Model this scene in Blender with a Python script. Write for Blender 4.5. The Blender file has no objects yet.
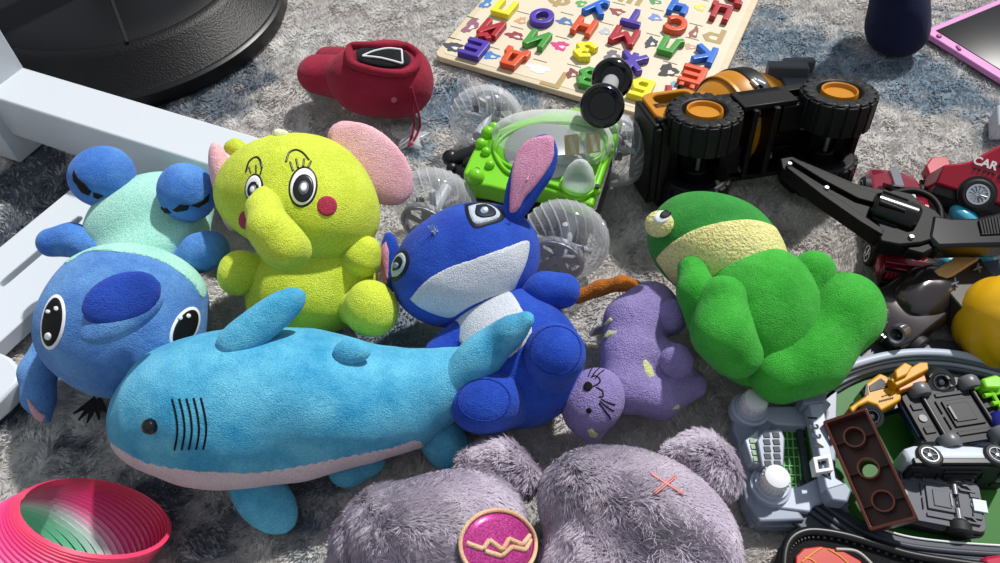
import bpy, bmesh, math, random
import numpy as np
from mathutils import Vector, Matrix, Quaternion
from mathutils.bvhtree import BVHTree
PI = math.pi
scn = bpy.context.scene
COL = scn.collection
rng = np.random.default_rng(7)
random.seed(7)

# ---------------------------------------------------------------- camera geometry
F = 722.2; H = 0.60; PITCH = math.radians(52.0)
EYE = np.array([0.0, 0.0, H])
RT = np.array([1.0, 0, 0])
FW = np.array([0, math.cos(PITCH), -math.sin(PITCH)])
UPV = np.array([0, math.sin(PITCH), math.cos(PITCH)])
def ray(px, py):
    return FW + RT*(px-500)/F + UPV*(281.5-py)/F
def P(px, py, z=0.0):
    d = ray(px, py)
    return EYE + d*(z-H)/d[2]
def mpp(p):
    return float((np.asarray(p)-EYE) @ FW)/F      # metres per pixel at point p

# ---------------------------------------------------------------- materials
MATS = {}
def newmat(name):
    m = bpy.data.materials.new(name); m.use_nodes = True
    nt = m.node_tree; b = nt.nodes['Principled BSDF']
    return m, nt, b
def srgb(c):
    if isinstance(c, str):
        c = c.lstrip('#'); c = [int(c[i:i+2], 16)/255 for i in (0, 2, 4)]
    return tuple((x/12.92 if x <= .04045 else ((x+.055)/1.055)**2.4) for x in c[:3])+(1.0,)
def setin(b, k, v):
    if k in b.inputs: b.inputs[k].default_value = v
def plush(name, c, c2=None, scale=950, bump=.55, var=.18, patch=26, sheen=.25):
    """short-nap plush: a fine nap bump, brushed patches of slightly different tone"""
    if name in MATS: return MATS[name]
    m, nt, b = newmat(name); N = nt.nodes; L = nt.links
    c = srgb(c); c2 = srgb(c2) if c2 else tuple(min(1, x*(1+var)+.01) for x in c[:3])+(1,)
    tc = N.new('ShaderNodeTexCoord')
    n1 = N.new('ShaderNodeTexNoise'); n1.inputs['Scale'].default_value = patch; n1.inputs['Detail'].default_value = 4; n1.inputs['Roughness'].default_value = .65
    n2 = N.new('ShaderNodeTexNoise'); n2.inputs['Scale'].default_value = scale; n2.inputs['Detail'].default_value = 2
    n3 = N.new('ShaderNodeTexNoise'); n3.inputs['Scale'].default_value = 160; n3.inputs['Detail'].default_value = 3
    for n in (n1, n2, n3): L.new(tc.outputs['Object'], n.inputs['Vector'])
    mr = N.new('ShaderNodeMapRange'); mr.inputs[1].default_value = .35; mr.inputs[2].default_value = .65
    L.new(n1.outputs['Fac'], mr.inputs[0])
    mx = N.new('ShaderNodeMix'); mx.data_type = 'RGBA'; mx.inputs[6].default_value = c; mx.inputs[7].default_value = c2
    L.new(mr.outputs[0], mx.inputs[0])
    mr2 = N.new('ShaderNodeMapRange'); mr2.inputs[1].default_value = .3; mr2.inputs[2].default_value = .7; mr2.inputs[3].default_value = .74; mr2.inputs[4].default_value = 1.18
    L.new(n2.outputs['Fac'], mr2.inputs[0])
    hs = N.new('ShaderNodeHueSaturation'); L.new(mx.outputs[2], hs.inputs['Color']); L.new(mr2.outputs[0], hs.inputs['Value'])
    L.new(hs.outputs[0], b.inputs['Base Color'])
    b.inputs['Roughness'].default_value = .85; setin(b, 'Specular IOR Level', .15)
    setin(b, 'Sheen Weight', sheen); setin(b, 'Sheen Roughness', .5); b.inputs['Sheen Tint'].default_value = tuple(min(1, x*.6+.4) for x in c[:3])+(1,)
    ad = N.new('ShaderNodeMath'); ad.operation = 'ADD'
    ml = N.new('ShaderNodeMath'); ml.operation = 'MULTIPLY'; ml.inputs[1].default_value = .7
    L.new(n3.outputs['Fac'], ml.inputs[0]); L.new(ml.outputs[0], ad.inputs[0]); L.new(n2.outputs['Fac'], ad.inputs[1])
    bp = N.new('ShaderNodeBump'); bp.inputs['Strength'].default_value = bump; bp.inputs['Distance'].default_value = .0028
    L.new(ad.outputs[0], bp.inputs['Height']); L.new(bp.outputs[0], b.inputs['Normal'])
    MATS[name] = m; return m
def plastic(name, c, rough=.35, spec=.5, metal=0, coat=0, bump=0, bscale=400, trans=0, alpha=1, ior=1.45):
    if name in MATS: return MATS[name]
    m, nt, b = newmat(name); N = nt.nodes; L = nt.links
    b.inputs['Base Color'].default_value = srgb(c); b.inputs['Roughness'].default_value = rough
    setin(b, 'Specular IOR Level', spec); b.inputs['Metallic'].default_value = metal; setin(b, 'Coat Weight', coat)
    b.inputs['IOR'].default_value = ior; setin(b, 'Transmission Weight', trans); b.inputs['Alpha'].default_value = alpha
    if bump:
        tc = N.new('ShaderNodeTexCoord'); n = N.new('ShaderNodeTexNoise'); n.inputs['Scale'].default_value = bscale; n.inputs['Detail'].default_value = 2
        bp = N.new('ShaderNodeBump'); bp.inputs['Strength'].default_value = bump; bp.inputs['Distance'].default_value = .001
        L.new(tc.outputs['Object'], n.inputs['Vector']); L.new(n.outputs['Fac'], bp.inputs['Height']); L.new(bp.outputs[0], b.inputs['Normal'])
    MATS[name] = m; return m
def clear_plastic(name, tint=(.9, .9, .92), fac=.35, rough=.08):
    """thin clear moulded plastic shell: mostly see-through, glossy, slightly milky at grazing angles"""
    if name in MATS: return MATS[name]
    m, nt, b = newmat(name); N = nt.nodes; L = nt.links
    b.inputs['Base Color'].default_value = tuple(tint)+(1,); b.inputs['Roughness'].default_value = rough; setin(b, 'Specular IOR Level', .7)
    tr = N.new('ShaderNodeBsdfTransparent'); tr.inputs[0].default_value = (.96, .97, .98, 1)
    lw = N.new('ShaderNodeLayerWeight'); lw.inputs[0].default_value = .45
    tc = N.new('ShaderNodeTexCoord'); n = N.new('ShaderNodeTexNoise'); n.inputs['Scale'].default_value = 60
    L.new(tc.outputs['Object'], n.inputs['Vector'])
    bp = N.new('ShaderNodeBump'); bp.inputs['Strength'].default_value = .25; bp.inputs['Distance'].default_value = .002
    L.new(n.outputs['Fac'], bp.inputs['Height']); L.new(bp.outputs[0], b.inputs['Normal'])
    mr = N.new('ShaderNodeMapRange'); mr.inputs[3].default_value = fac*.35; mr.inputs[4].default_value = min(1, fac*2.2)
    L.new(lw.outputs['Facing'], mr.inputs[0])
    mx = N.new('ShaderNodeMixShader'); L.new(mr.outputs[0], mx.inputs[0]); L.new(tr.outputs[0], mx.inputs[1]); L.new(b.outputs[0], mx.inputs[2])
    L.new(mx.outputs[0], N['Material Output'].inputs[0])
    MATS[name] = m; return m

def woolly(nt, b, colour, f):
    """thin fibres let part of the light through"""
    t = nt.nodes.new('ShaderNodeBsdfTranslucent'); nt.links.new(colour, t.inputs[0])
    mx = nt.nodes.new('ShaderNodeMixShader'); mx.inputs[0].default_value = f
    nt.links.new(b.outputs[0], mx.inputs[1]); nt.links.new(t.outputs[0], mx.inputs[2]); nt.links.new(mx.outputs[0], nt.nodes['Material Output'].inputs[0])

# ---------------------------------------------------------------- objects
def link_mesh(name, V, Fc, mat, parent=None, M=None, smooth=True, angle=None, bevel=0, bseg=2, solid=0, subsurf=0):
    me = bpy.data.meshes.new(name)
    V = np.asarray(V, dtype=float)
    me.from_pydata([tuple(v) for v in V.tolist()], [], [tuple(f) for f in (Fc.tolist() if hasattr(Fc, 'tolist') else Fc)])
    me.update()
    if mat is not None:
        for mm in (mat if isinstance(mat, (list, tuple)) else [mat]): me.materials.append(mm)
    if smooth: me.shade_smooth()
    if angle is not None: me.set_sharp_from_angle(angle=math.radians(angle))
    o = bpy.data.objects.new(name, me); COL.objects.link(o)
    if parent is not None: o.parent = parent
    if solid:
        s = o.modifiers.new('thickness', 'SOLIDIFY'); s.thickness = solid; s.offset = -1
    if bevel:
        b = o.modifiers.new('edge', 'BEVEL'); b.width = bevel; b.segments = bseg; b.limit_method = 'ANGLE'; b.angle_limit = math.radians(32); b.harden_normals = False
    if subsurf:
        s = o.modifiers.new('sub', 'SUBSURF'); s.levels = subsurf; s.render_levels = subsurf
    return o
def tag(o, label=None, cat=None, group=None, kind=None):
    if label: o['label'] = label
    if cat: o['category'] = cat
    if group: o['group'] = group
    if kind: o['kind'] = kind
    return o

class Thing:
    """an Empty at the thing's base; parts are given in world coordinates (w=True) or in the thing's own frame"""
    def __init__(s, name, label, cat, M=None, loc=None, group=None):
        s.o = bpy.data.objects.new(name, None); COL.objects.link(s.o); s.o.empty_display_size = .02
        s.M = Matrix(M) if M is not None else Matrix.Translation(Vector([float(x) for x in loc]))
        s.o.matrix_world = s.M; s.Mi = s.M.inverted()
        s.A = np.array(s.Mi)
        tag(s.o, label, cat, group)
    def loc(s, V):
        V = np.asarray(V, float); return V @ s.A[:3, :3].T + s.A[:3, 3]
    def part(s, name, V, Fc, mat, parent=None, world=True, label=None, **kw):
        if world: V = s.loc(V)
        o = link_mesh(name, V, Fc, mat, parent or s.o, **kw)
        if label: o['label'] = label
        return o
    def mb(s, name, mb, mat, parent=None, label=None, world=False, **kw):
        kw.setdefault('angle', 35)
        V, Fc = mb.data()
        return s.part(name, V, Fc, mat, parent, world, label, **kw)

# ---------------------------------------------------------------- signed-distance blobs
def Sp(px, py, z, r):
    c = P(px, py, z); return ('c', c, c, r*mpp(c), r*mpp(c))
def Ch(*nodes):
    out = []
    pts = [(P(a, b, z), r) for a, b, z, r in nodes]
    for (a, ra), (b, rb) in zip(pts[:-1], pts[1:]):
        out.append(('c', a, b, ra*mpp(a), rb*mpp(b)))
    return out
def El(px, py, z, ra, rb, rc, ang=0, tilt=0):
    """ellipsoid: ra along the in-picture direction ang (deg), rb across it, rc along the line of sight; tilt (deg) turns it about the ra axis"""
    c = P(px, py, z); m = mpp(c)
    d = c-EYE; d /= np.linalg.norm(d)
    r = np.cross(d, [0, 0, 1.0]); r /= np.linalg.norm(r)
    u = np.cross(r, d)
    a = math.radians(ang); x = r*math.cos(a)+u*math.sin(a); y = -r*math.sin(a)+u*math.cos(a)
    t = math.radians(tilt); y2 = y*math.cos(t)+d*math.sin(t); z2 = -y*math.sin(t)+d*math.cos(t)
    return ('e', c, np.array([x, y2, z2]), np.array([ra*m, rb*m, rc*m]))
def Eg(px, py, z, rx, ry, rz, ang=0):
    """ellipsoid level with the ground: rx, ry in metres in the ground plane turned by ang, rz up"""
    c = P(px, py, z); a = math.radians(ang)
    return ('e', c, np.array([[math.cos(a), math.sin(a), 0], [-math.sin(a), math.cos(a), 0], [0, 0, 1.0]]), np.array([rx, ry, rz]))
def Fin(p0, p1, z, w, t, s=1.0):
    """flat fin lying level at height z, from picture point p0 to p1; w wide, t thick (metres)"""
    a, b = P(*p0, z), P(*p1, z); d = (b-a)[:2]; L = np.linalg.norm(d); x = np.array([d[0]/L, d[1]/L, 0]); y = np.array([-x[1], x[0], 0])
    return ('e', (a+b)/2, np.array([x, y, [0, 0, 1.0]]), np.array([L/2*s, w/2, t/2]))
def explode(o):
    """make every separate piece of a part an object of its own"""
    me = o.data; n = len(me.vertices); par = list(range(n))
    def find(a):
        while par[a] != a: par[a] = par[par[a]]; a = par[a]
        return a
    for e in me.edges:
        a, b = find(e.vertices[0]), find(e.vertices[1])
        if a != b: par[a] = b
    groups = {}
    for p in me.polygons: groups.setdefault(find(p.vertices[0]), []).append(tuple(p.vertices))
    if len(groups) < 2: return [o]
    co = [v.co.copy() for v in me.vertices]; out = []
    for fs in groups.values():
        ids = sorted({i for f in fs for i in f}); mp = {i: k for k, i in enumerate(ids)}
        m2 = bpy.data.meshes.new(me.name); m2.from_pydata([co[i] for i in ids], [], [tuple(mp[i] for i in f) for f in fs]); m2.update()
        for mt in me.materials: m2.materials.append(mt)
        m2.shade_smooth(); m2.set_sharp_from_angle(angle=math.radians(35))
        c = o.copy(); c.data = m2; COL.objects.link(c); out.append(c)
    for ch in list(o.children): ch.parent = out[0]
    bpy.data.objects.remove(o); return out
def flat(prims):
    out = []
    for p in prims:
        if isinstance(p, list): out += p
        else: out.append(p)
    return out
def sd(p, X):
    if p[0] == 'c':
        _, a, b, ra, rb = p
        ab = b-a; L = ab@ab
        if L < 1e-12: return np.linalg.norm(X-a, axis=-1)-ra
        t = np.clip(((X-a)@ab)/L, 0, 1)
        return np.linalg.norm(X-a-t[..., None]*ab, axis=-1)-(ra+(rb-ra)*t)
    if p[0] == 'e':
        _, c, R, r = p
        q = (X-c)@R.T
        k0 = np.linalg.norm(q/r, axis=-1); k1 = np.linalg.norm(q/(r*r), axis=-1)
        return k0*(k0-1)/np.maximum(k1, 1e-9)
    if p[0] == 'f': return p[1](X)
def bounds(p):
    if p[0] == 'c':
        return np.minimum(p[1]-p[3], p[2]-p[4]), np.maximum(p[1]+p[3], p[2]+p[4])
    ext = np.sqrt(((p[2]*p[3][:, None])**2).sum(0))
    return p[1]-ext, p[1]+ext
def smin(a, b, k):
    if k <= 0: return np.minimum(a, b)
    h = np.clip(.5+.5*(b-a)/k, 0, 1)
    return b+(a-b)*h-k*h*(1-h)
def smax(a, b, k): return -smin(-a, -b, k)
def surface_nets(D, org, h):
    nx, ny, nz = D.shape
    S = D < 0
    C = np.zeros((nx-1, ny-1, nz-1), int)
    corners = [(i, j, k) for i in (0, 1) for j in (0, 1) for k in (0, 1)]
    def sub(A, c): return A[c[0]:c[0]+nx-1, c[1]:c[1]+ny-1, c[2]:c[2]+nz-1]
    for c in corners: C += sub(S, c)
    act = (C > 0) & (C < 8)
    acc = np.zeros(act.shape+(3,)); cnt = np.zeros(act.shape)
    for c in corners:
        for ax in range(3):
            if c[ax] == 0:
                c2 = list(c); c2[ax] = 1
                d0 = sub(D, c); d1 = sub(D, tuple(c2))
                m = ((d0 < 0) != (d1 < 0)) & act
                t = d0[m]/(d0[m]-d1[m])
                p = np.zeros((t.size, 3)); p[:] = c; p[:, ax] = t
                acc[m] += p; cnt[m] += 1
    idx = -np.ones(act.shape, int); w = np.argwhere(act)
    idx[act] = np.arange(len(w))
    V = (w+acc[act]/cnt[act][:, None])*h+org
    faces = []
    for ax in range(3):
        a1, a2 = [(1, 2), (2, 0), (0, 1)][ax]
        lo = [slice(1, -1)]*3; lo[ax] = slice(0, -1); hi = list(lo); hi[ax] = slice(1, None)
        s0 = S[tuple(lo)]; s1 = S[tuple(hi)]
        for flip, m in ((False, s0 & ~s1), (True, ~s0 & s1)):
            q = np.argwhere(m)
            off = np.ones(3, int); off[ax] = 0
            q = q+off
            def at(d1, d2):
                r = q.copy(); r[:, a1] -= d1; r[:, a2] -= d2
                return idx[r[:, 0], r[:, 1], r[:, 2]]
            f = np.stack([at(1, 1), at(0, 1), at(0, 0), at(1, 0)], 1)
            faces.append(f[:, ::-1] if flip else f)
    Fc = np.concatenate(faces)
    Fc = Fc[(Fc >= 0).all(1)]
    return V, Fc
def relax(V, Fc, n=2, lam=.5):
    E = np.concatenate([Fc[:, [0, 1]], Fc[:, [1, 2]], Fc[:, [2, 3]], Fc[:, [3, 0]]])
    for _ in range(n):
        s = np.zeros_like(V); c = np.zeros(len(V))
        np.add.at(s, E[:, 0], V[E[:, 1]]); np.add.at(s, E[:, 1], V[E[:, 0]])
        np.add.at(c, E[:, 0], 1); np.add.at(c, E[:, 1], 1)
        V = V+lam*(s/np.maximum(c, 1)[:, None]-V)
    return V
def lumps(X, amp, sc, seed=0):
    """soft stuffing lumps"""
    r = np.random.default_rng(seed); d = 0
    for i in range(5):
        v = r.normal(size=3); v /= np.linalg.norm(v); f = sc*(.7+r.random())
        d = d+np.sin(X@v*f+r.random()*6.28)
    return amp*d/2.2
def blob(prims, k=.012, h=.0026, cut=None, keep=None, floor=.0025, infl=0, lump=.0008, lsc=75, seed=1, relaxn=2, sub=None, subk=.004):
    """surface of the smooth union of prims; cut / keep: callables on X (negative = kept for keep, removed for cut)"""
    prims = flat(prims)
    lo = np.min([bounds(p)[0] for p in prims], 0)-.008-infl; hi = np.max([bounds(p)[1] for p in prims], 0)+.008+infl
    n = np.ceil((hi-lo)/h).astype(int)+1
    X = np.stack(np.meshgrid(*[lo[i]+h*np.arange(n[i]) for i in range(3)], indexing='ij'), -1)
    D = None
    for p in prims:
        d = sd(p, X); D = d if D is None else smin(D, d, k)
    if lump: D = D+lumps(X, lump, lsc, seed)
    D = D-infl
    if sub:
        for p in flat(sub): D = smax(D, -sd(p, X), subk)
    if keep is not None: D = smax(D, keep(X), .001)
    if cut is not None: D = smax(D, -cut(X), .001)
    if floor is not None: D = smax(D, floor-X[..., 2], .004)
    V, Fc = surface_nets(D, lo, h)
    if relaxn: V = relax(V, Fc, relaxn)
    return V, Fc
def bvh_of(*VF):
    Vs = []; Fs = []; n = 0
    for V, Fc in VF:
        Vs += [tuple(v) for v in V]; Fs += [tuple(int(i)+n for i in f) for f in Fc]; n += len(V)
    return BVHTree.FromPolygons(Vs, Fs)
def hit(bvh, px, py):
    d = Vector(ray(px, py)).normalized()
    loc, nor, i, dist = bvh.ray_cast(Vector(EYE), d)
    if loc is None: return None
    if nor.dot(d) > 0: nor = -nor
    return np.array(loc), np.array(nor)
def circle(px, py, a, b=None, ang=0, n=36, a0=0, a1=360):
    b = a if b is None else b; t = math.radians(ang); out = []
    for i in range(n):
        u = math.radians(a0+(a1-a0)*i/n); x = a*math.cos(u); y = b*math.sin(u)
        out.append((px+x*math.cos(t)+y*math.sin(t), py+x*math.sin(t)-y*math.cos(t)))
    return out
def patch(bvh, poly, off=.0006, rings=7, thick=.0008, center=None):
    """a cloth or print patch lying on a surface: star-shaped outline, follows the surface below"""
    cx = center[0] if center else sum(p[0] for p in poly)/len(poly)
    cy = center[1] if center else sum(p[1] for p in poly)/len(poly)
    h0 = hit(bvh, cx, cy)
    if h0 is None: print('PATCH MISS centre', cx, cy); return None
    T = [h0[0]+h0[1]*off*2.0]; n = len(poly); prev = [h0]*n; miss = 0
    for k in range(1, rings+1):
        s = k/rings; cur = []
        for j, (x, y) in enumerate(poly):
            q = hit(bvh, cx+(x-cx)*s, cy+(y-cy)*s)
            if q is None or np.linalg.norm(q[0]-prev[j][0]) > .03:
                miss += 1; q = prev[j]
            cur.append(q)
        for q in cur: T.append(q[0]+q[1]*(off*(2.0 if k < rings else -.5)))
        prev = cur
    if miss > n: print('patch misses', miss, 'of', n*rings, cx, cy)
    Fc = [(0, 1+j, 1+(j+1) % n) for j in range(n)]
    for k in range(rings-1):
        a = 1+k*n; b = 1+(k+1)*n
        for j in range(n): Fc.append((a+j, b+j, b+(j+1) % n, a+(j+1) % n))
    return np.array(T), Fc
def tube(path, r, n=8, closed=False, cap=True):
    path = [np.asarray(p, float) for p in path]; m = len(path)
    rs = r if hasattr(r, '__len__') else [r]*m
    V = []; Fc = []
    up = None
    for i, p in enumerate(path):
        t = path[(i+1) % m]-path[i-1] if closed else path[min(i+1, m-1)]-path[max(i-1, 0)]
        t = t/(np.linalg.norm(t)+1e-12)
        if up is None:
            up = np.cross(t, [0, 0, 1.0]) if abs(t[2]) < .9 else np.cross(t, [1.0, 0, 0])
        u = up-t*(up@t); u /= (np.linalg.norm(u)+1e-12); up = u
        v = np.cross(t, u)
        for j in range(n):
            a = 2*PI*j/n; V.append(p+rs[i]*(u*math.cos(a)+v*math.sin(a)))
    rr = m if closed else m-1
    for i in range(rr):
        for j in range(n):
            a = i*n+j; b = i*n+(j+1) % n; c = ((i+1) % m)*n+(j+1) % n; d = ((i+1) % m)*n+j
            Fc.append((a, b, c, d))
    if cap and not closed:
        Fc.append(tuple(range(n))[::-1]); Fc.append(tuple((m-1)*n+j for j in range(n)))
    return np.array(V), Fc
def stitch(bvh, pts, rpx, n=14, off=0):
    """embroidered line over a surface, through picture points"""
    path = []
    pts = smooth_path(pts, n)
    for x, y in pts:
        q = hit(bvh, x, y)
        if q is not None: path.append(q[0]+q[1]*off)
    if len(path) < 2: print('stitch miss', pts[0]); return None
    return tube(path, rpx*mpp(path[0]), 6)
def smooth_path(pts, n=14):
    pts = [np.asarray(p, float) for p in pts]
    if len(pts) == 2: return [pts[0]+(pts[1]-pts[0])*i/n for i in range(n+1)]
    out = []
    for i in range(len(pts)-1):
        p0 = pts[max(i-1, 0)]; p1 = pts[i]; p2 = pts[i+1]; p3 = pts[min(i+2, len(pts)-1)]
        for k in range(n):
            t = k/n
            out.append(.5*((2*p1)+(-p0+p2)*t+(2*p0-5*p1+4*p2-p3)*t*t+(-p0+3*p1-3*p2+p3)*t**3))
    out.append(pts[-1]); return out
def join(*VF):
    Vs = []; Fs = []; n = 0
    for q in VF:
        if q is None: continue
        V, Fc = q
        Vs.append(np.asarray(V)); Fs += [tuple(int(i)+n for i in f) for f in Fc]; n += len(V)
    return np.concatenate(Vs), Fs

# ---------------------------------------------------------------- hard-surface mesh builder
def rotm(rx=0, ry=0, rz=0):
    return np.array(Matrix.Rotation(math.radians(rz), 3, 'Z') @ Matrix.Rotation(math.radians(ry), 3, 'Y') @ Matrix.Rotation(math.radians(rx), 3, 'X'))
class MB:
    def __init__(s): s.V = []; s.F = []; s.n = 0
    def add(s, V, Fc):
        V = np.asarray(V, float); s.V.append(V); s.F += [tuple(int(i)+s.n for i in f) for f in Fc]; s.n += len(V); return s
    def data(s): return np.concatenate(s.V), s.F
    def box(s, c, d, R=None, taper=None):
        """box centre c, size d; taper=(tx,ty): scale of the top face"""
        x, y, z = [q/2 for q in d]; tx, ty = taper or (1, 1)
        V = np.array([(-x, -y, -z), (x, -y, -z), (x, y, -z), (-x, y, -z), (-x*tx, -y*ty, z), (x*tx, -y*ty, z), (x*tx, y*ty, z), (-x*tx, y*ty, z)])
        if R is not None: V = V @ np.asarray(R).T
        return s.add(V+np.array(c), [(0, 3, 2, 1), (4, 5, 6, 7), (0, 1, 5, 4), (1, 2, 6, 5), (2, 3, 7, 6), (3, 0, 4, 7)])
    def prism(s, poly, z0, z1, R=None, c=(0, 0, 0), scale1=1.0):
        n = len(poly); A = sum(poly[i][0]*poly[(i+1) % n][1]-poly[(i+1) % n][0]*poly[i][1] for i in range(n))
        if A < 0: poly = poly[::-1]
        V = np.array([(x, y, z0) for x, y in poly]+[(x*scale1, y*scale1, z1) for x, y in poly], float)
        if R is not None: V = V @ np.asarray(R).T
        Fc = [tuple(range(n))[::-1], tuple(range(n, 2*n))]+[(i, (i+1) % n, n+(i+1) % n, n+i) for i in range(n)]
        return s.add(V+np.array(c), Fc)
    def ringprism(s, outer, inner, z0, z1):
        """plate with a hole; outer and inner outlines have the same number of points"""
        n = len(outer)
        V = [(x, y, z0) for x, y in outer]+[(x, y, z0) for x, y in inner]+[(x, y, z1) for x, y in outer]+[(x, y, z1) for x, y in inner]
        Fc = []
        for i in range(n):
            j = (i+1) % n
            Fc += [(i, n+i, n+j, j), (2*n+i, 2*n+j, 3*n+j, 3*n+i), (i, j, 2*n+j, 2*n+i), (n+j, n+i, 3*n+i, 3*n+j)]
        return s.add(V, Fc)
    def cyl(s, a, b, ra, rb=None, n=24, cap=True):
        rb = ra if rb is None else rb
        V, Fc = tube([a, b], [ra, rb], n, cap=cap); return s.add(V, Fc)
    def tube(s, path, r, n=8, closed=False):
        V, Fc = tube(path, r, n, closed); return s.add(V, Fc)
    def lathe(s, prof, c=(0, 0, 0), axis=(0, 0, 1), n=32, closed=False):
        """profile of (radius, height) turned about axis through c"""
        ax = np.array(axis, float); ax /= np.linalg.norm(ax)
        u = np.cross(ax, [1.0, 0, 0]) if abs(ax[0]) < .9 else np.cross(ax, [0, 1.0, 0]); u /= np.linalg.norm(u); v = np.cross(ax, u)
        V = []; Fc = []; m = len(prof)
        for r, h in prof:
            for j in range(n):
                a = 2*PI*j/n; V.append(np.array(c)+ax*h+r*(u*math.cos(a)+v*math.sin(a)))
        for i in range(m if closed else m-1):
            for j in range(n):
                i2 = (i+1) % m
                Fc.append((i*n+j, i*n+(j+1) % n, i2*n+(j+1) % n, i2*n+j))
        if not closed:
            if prof[0][0] > 1e-6: Fc.append(tuple(range(n))[::-1])
            if prof[-1][0] > 1e-6: Fc.append(tuple((m-1)*n+j for j in range(n)))
        return s.add(V, Fc)
    def sphere(s, c, r, n=20, m=12, R=None):
        r = np.array([r]*3 if not hasattr(r, '__len__') else r, float)
        V = []; Fc = []
        for i in range(m+1):
            t = PI*i/m
            for j in range(n):
                a = 2*PI*j/n; V.append((math.sin(t)*math.cos(a), math.sin(t)*math.sin(a), math.cos(t)))
        V = np.array(V)*r
        if R is not None: V = V @ np.asarray(R).T
        for i in range(m):
            for j in range(n): Fc.append((i*n+j, (i+1)*n+j, (i+1)*n+(j+1) % n, i*n+(j+1) % n))
        return s.add(V+np.array(c), Fc)
    def loft(s, sections, cap=True):
        """closed sections of equal point count"""
        n = len(sections[0]); V = np.concatenate([np.asarray(q, float) for q in sections]); Fc = []
        for i in range(len(sections)-1):
            for j in range(n): Fc.append((i*n+j, i*n+(j+1) % n, (i+1)*n+(j+1) % n, (i+1)*n+j))
        if cap: Fc.append(tuple(range(n))[::-1]); Fc.append(tuple((len(sections)-1)*n+j for j in range(n)))
        return s.add(V, Fc)
def rrect(w, h, r, n=5, c=(0, 0)):
    out = []
    for cx, cy, a0 in ((w/2-r, h/2-r, 0), (-w/2+r, h/2-r, 90), (-w/2+r, -h/2+r, 180), (w/2-r, -h/2+r, 270)):
        for i in range(n+1):
            a = math.radians(a0+90*i/n); out.append((c[0]+cx+r*math.cos(a), c[1]+cy+r*math.sin(a)))
    return out
def frame(o, x, up=(0, 0, 1)):
    """4x4 placing local X along x, local Z near up, origin o"""
    x = np.asarray(x, float); x /= np.linalg.norm(x); z = np.asarray(up, float); z = z-x*(z@x); z /= np.linalg.norm(z); y = np.cross(z, x)
    M = Matrix.Identity(4)
    for i in range(3):
        M[i][0] = x[i]; M[i][1] = y[i]; M[i][2] = z[i]; M[i][3] = float(o[i])
    return M
def text_mesh(s, size, depth, bold=0.0, res=3):
    cu = bpy.data.curves.new('txt', 'FONT'); cu.body = s; cu.size = size; cu.extrude = depth/2; cu.align_x = 'CENTER'; cu.align_y = 'CENTER'; cu.offset = bold*size; cu.resolution_u = res
    o = bpy.data.objects.new('txt', cu); COL.objects.link(o)
    dg = bpy.context.evaluated_depsgraph_get(); me = o.evaluated_get(dg).to_mesh()
    V = np.array([v.co[:] for v in me.vertices]); Fc = [tuple(p.vertices) for p in me.polygons]
    o.evaluated_get(dg).to_mesh_clear(); bpy.data.objects.remove(o); bpy.data.curves.remove(cu)
    if len(V): V = V-(V.max(0)+V.min(0))/2*np.array([1, 1, 0])
    return V, Fc
# ---------------------------------------------------------------- view, camera, light
vs = scn.view_settings
scn.display_settings.display_device = 'sRGB'
vs.view_transform = 'Standard'; vs.look = 'None'; vs.exposure = 0.0; vs.gamma = 1.0; vs.use_curve_mapping = False
cam_d = bpy.data.cameras.new('camera'); cam_d.sensor_width = 36; cam_d.lens = F*36/1000; cam_d.clip_start = .01; cam_d.clip_end = 50
cam = bpy.data.objects.new('camera', cam_d); COL.objects.link(cam); cam.location = (0, 0, H); cam.rotation_euler = (PI/2-PITCH, 0, 0)
scn.camera = cam
cam_d.dof.use_dof = False
SUNDIR = Vector((-.46, -.62, -1.0)).normalized()
ld = bpy.data.lights.new('sunlight', 'SUN'); ld.energy = 4.2; ld.angle = math.radians(2.2); ld.color = (1.0, .975, .94)
lo_ = bpy.data.objects.new('sunlight', ld); COL.objects.link(lo_); lo_.rotation_euler = SUNDIR.to_track_quat('-Z', 'Y').to_euler(); lo_.location = (1, 1.4, 2.2)
w = bpy.data.worlds.new('world'); scn.world = w; w.use_nodes = True
nt = w.node_tree; bg = nt.nodes['Background']
tcw = nt.nodes.new('ShaderNodeTexCoord'); sep = nt.nodes.new('ShaderNodeSeparateXYZ'); nt.links.new(tcw.outputs['Generated'], sep.inputs[0])
mrw = nt.nodes.new('ShaderNodeMapRange'); mrw.inputs[1].default_value = -.3; mrw.inputs[2].default_value = 1.0; mrw.interpolation_type = 'SMOOTHSTEP'
nt.links.new(sep.outputs[2], mrw.inputs[0])
mxw = nt.nodes.new('ShaderNodeMix'); mxw.data_type = 'RGBA'; mxw.inputs[6].default_value = (.42, .44, .47, 1); mxw.inputs[7].default_value = (.80, .86, .95, 1)
nt.links.new(mrw.outputs[0], mxw.inputs[0]); nt.links.new(mxw.outputs[2], bg.inputs[0]); bg.inputs[1].default_value = .54

# ---------------------------------------------------------------- value noise for geometry and rug pattern
def hash3(ix, iy, s=0):
    h = (ix*374761393+iy*668265263+s*2147483647) & 0xffffffff
    h = ((h ^ (h >> 13))*1274126177) & 0xffffffff
    return ((h ^ (h >> 16)) & 0xffff)/65535.0
def vnoise(x, y, s=0):
    xi = np.floor(x).astype(np.int64); yi = np.floor(y).astype(np.int64); fx = x-xi; fy = y-yi
    fx = fx*fx*(3-2*fx); fy = fy*fy*(3-2*fy)
    a = hash3(xi, yi, s); b = hash3(xi+1, yi, s); c = hash3(xi, yi+1, s); d = hash3(xi+1, yi+1, s)
    return (a*(1-fx)+b*fx)*(1-fy)+(c*(1-fx)+d*fx)*fy
def fbm(x, y, s=0, o=4):
    v = 0; a = .5; t = 0
    for i in range(o): v = v+a*vnoise(x*2**i, y*2**i, s+i*17); t += a; a *= .55
    return v/t

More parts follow.
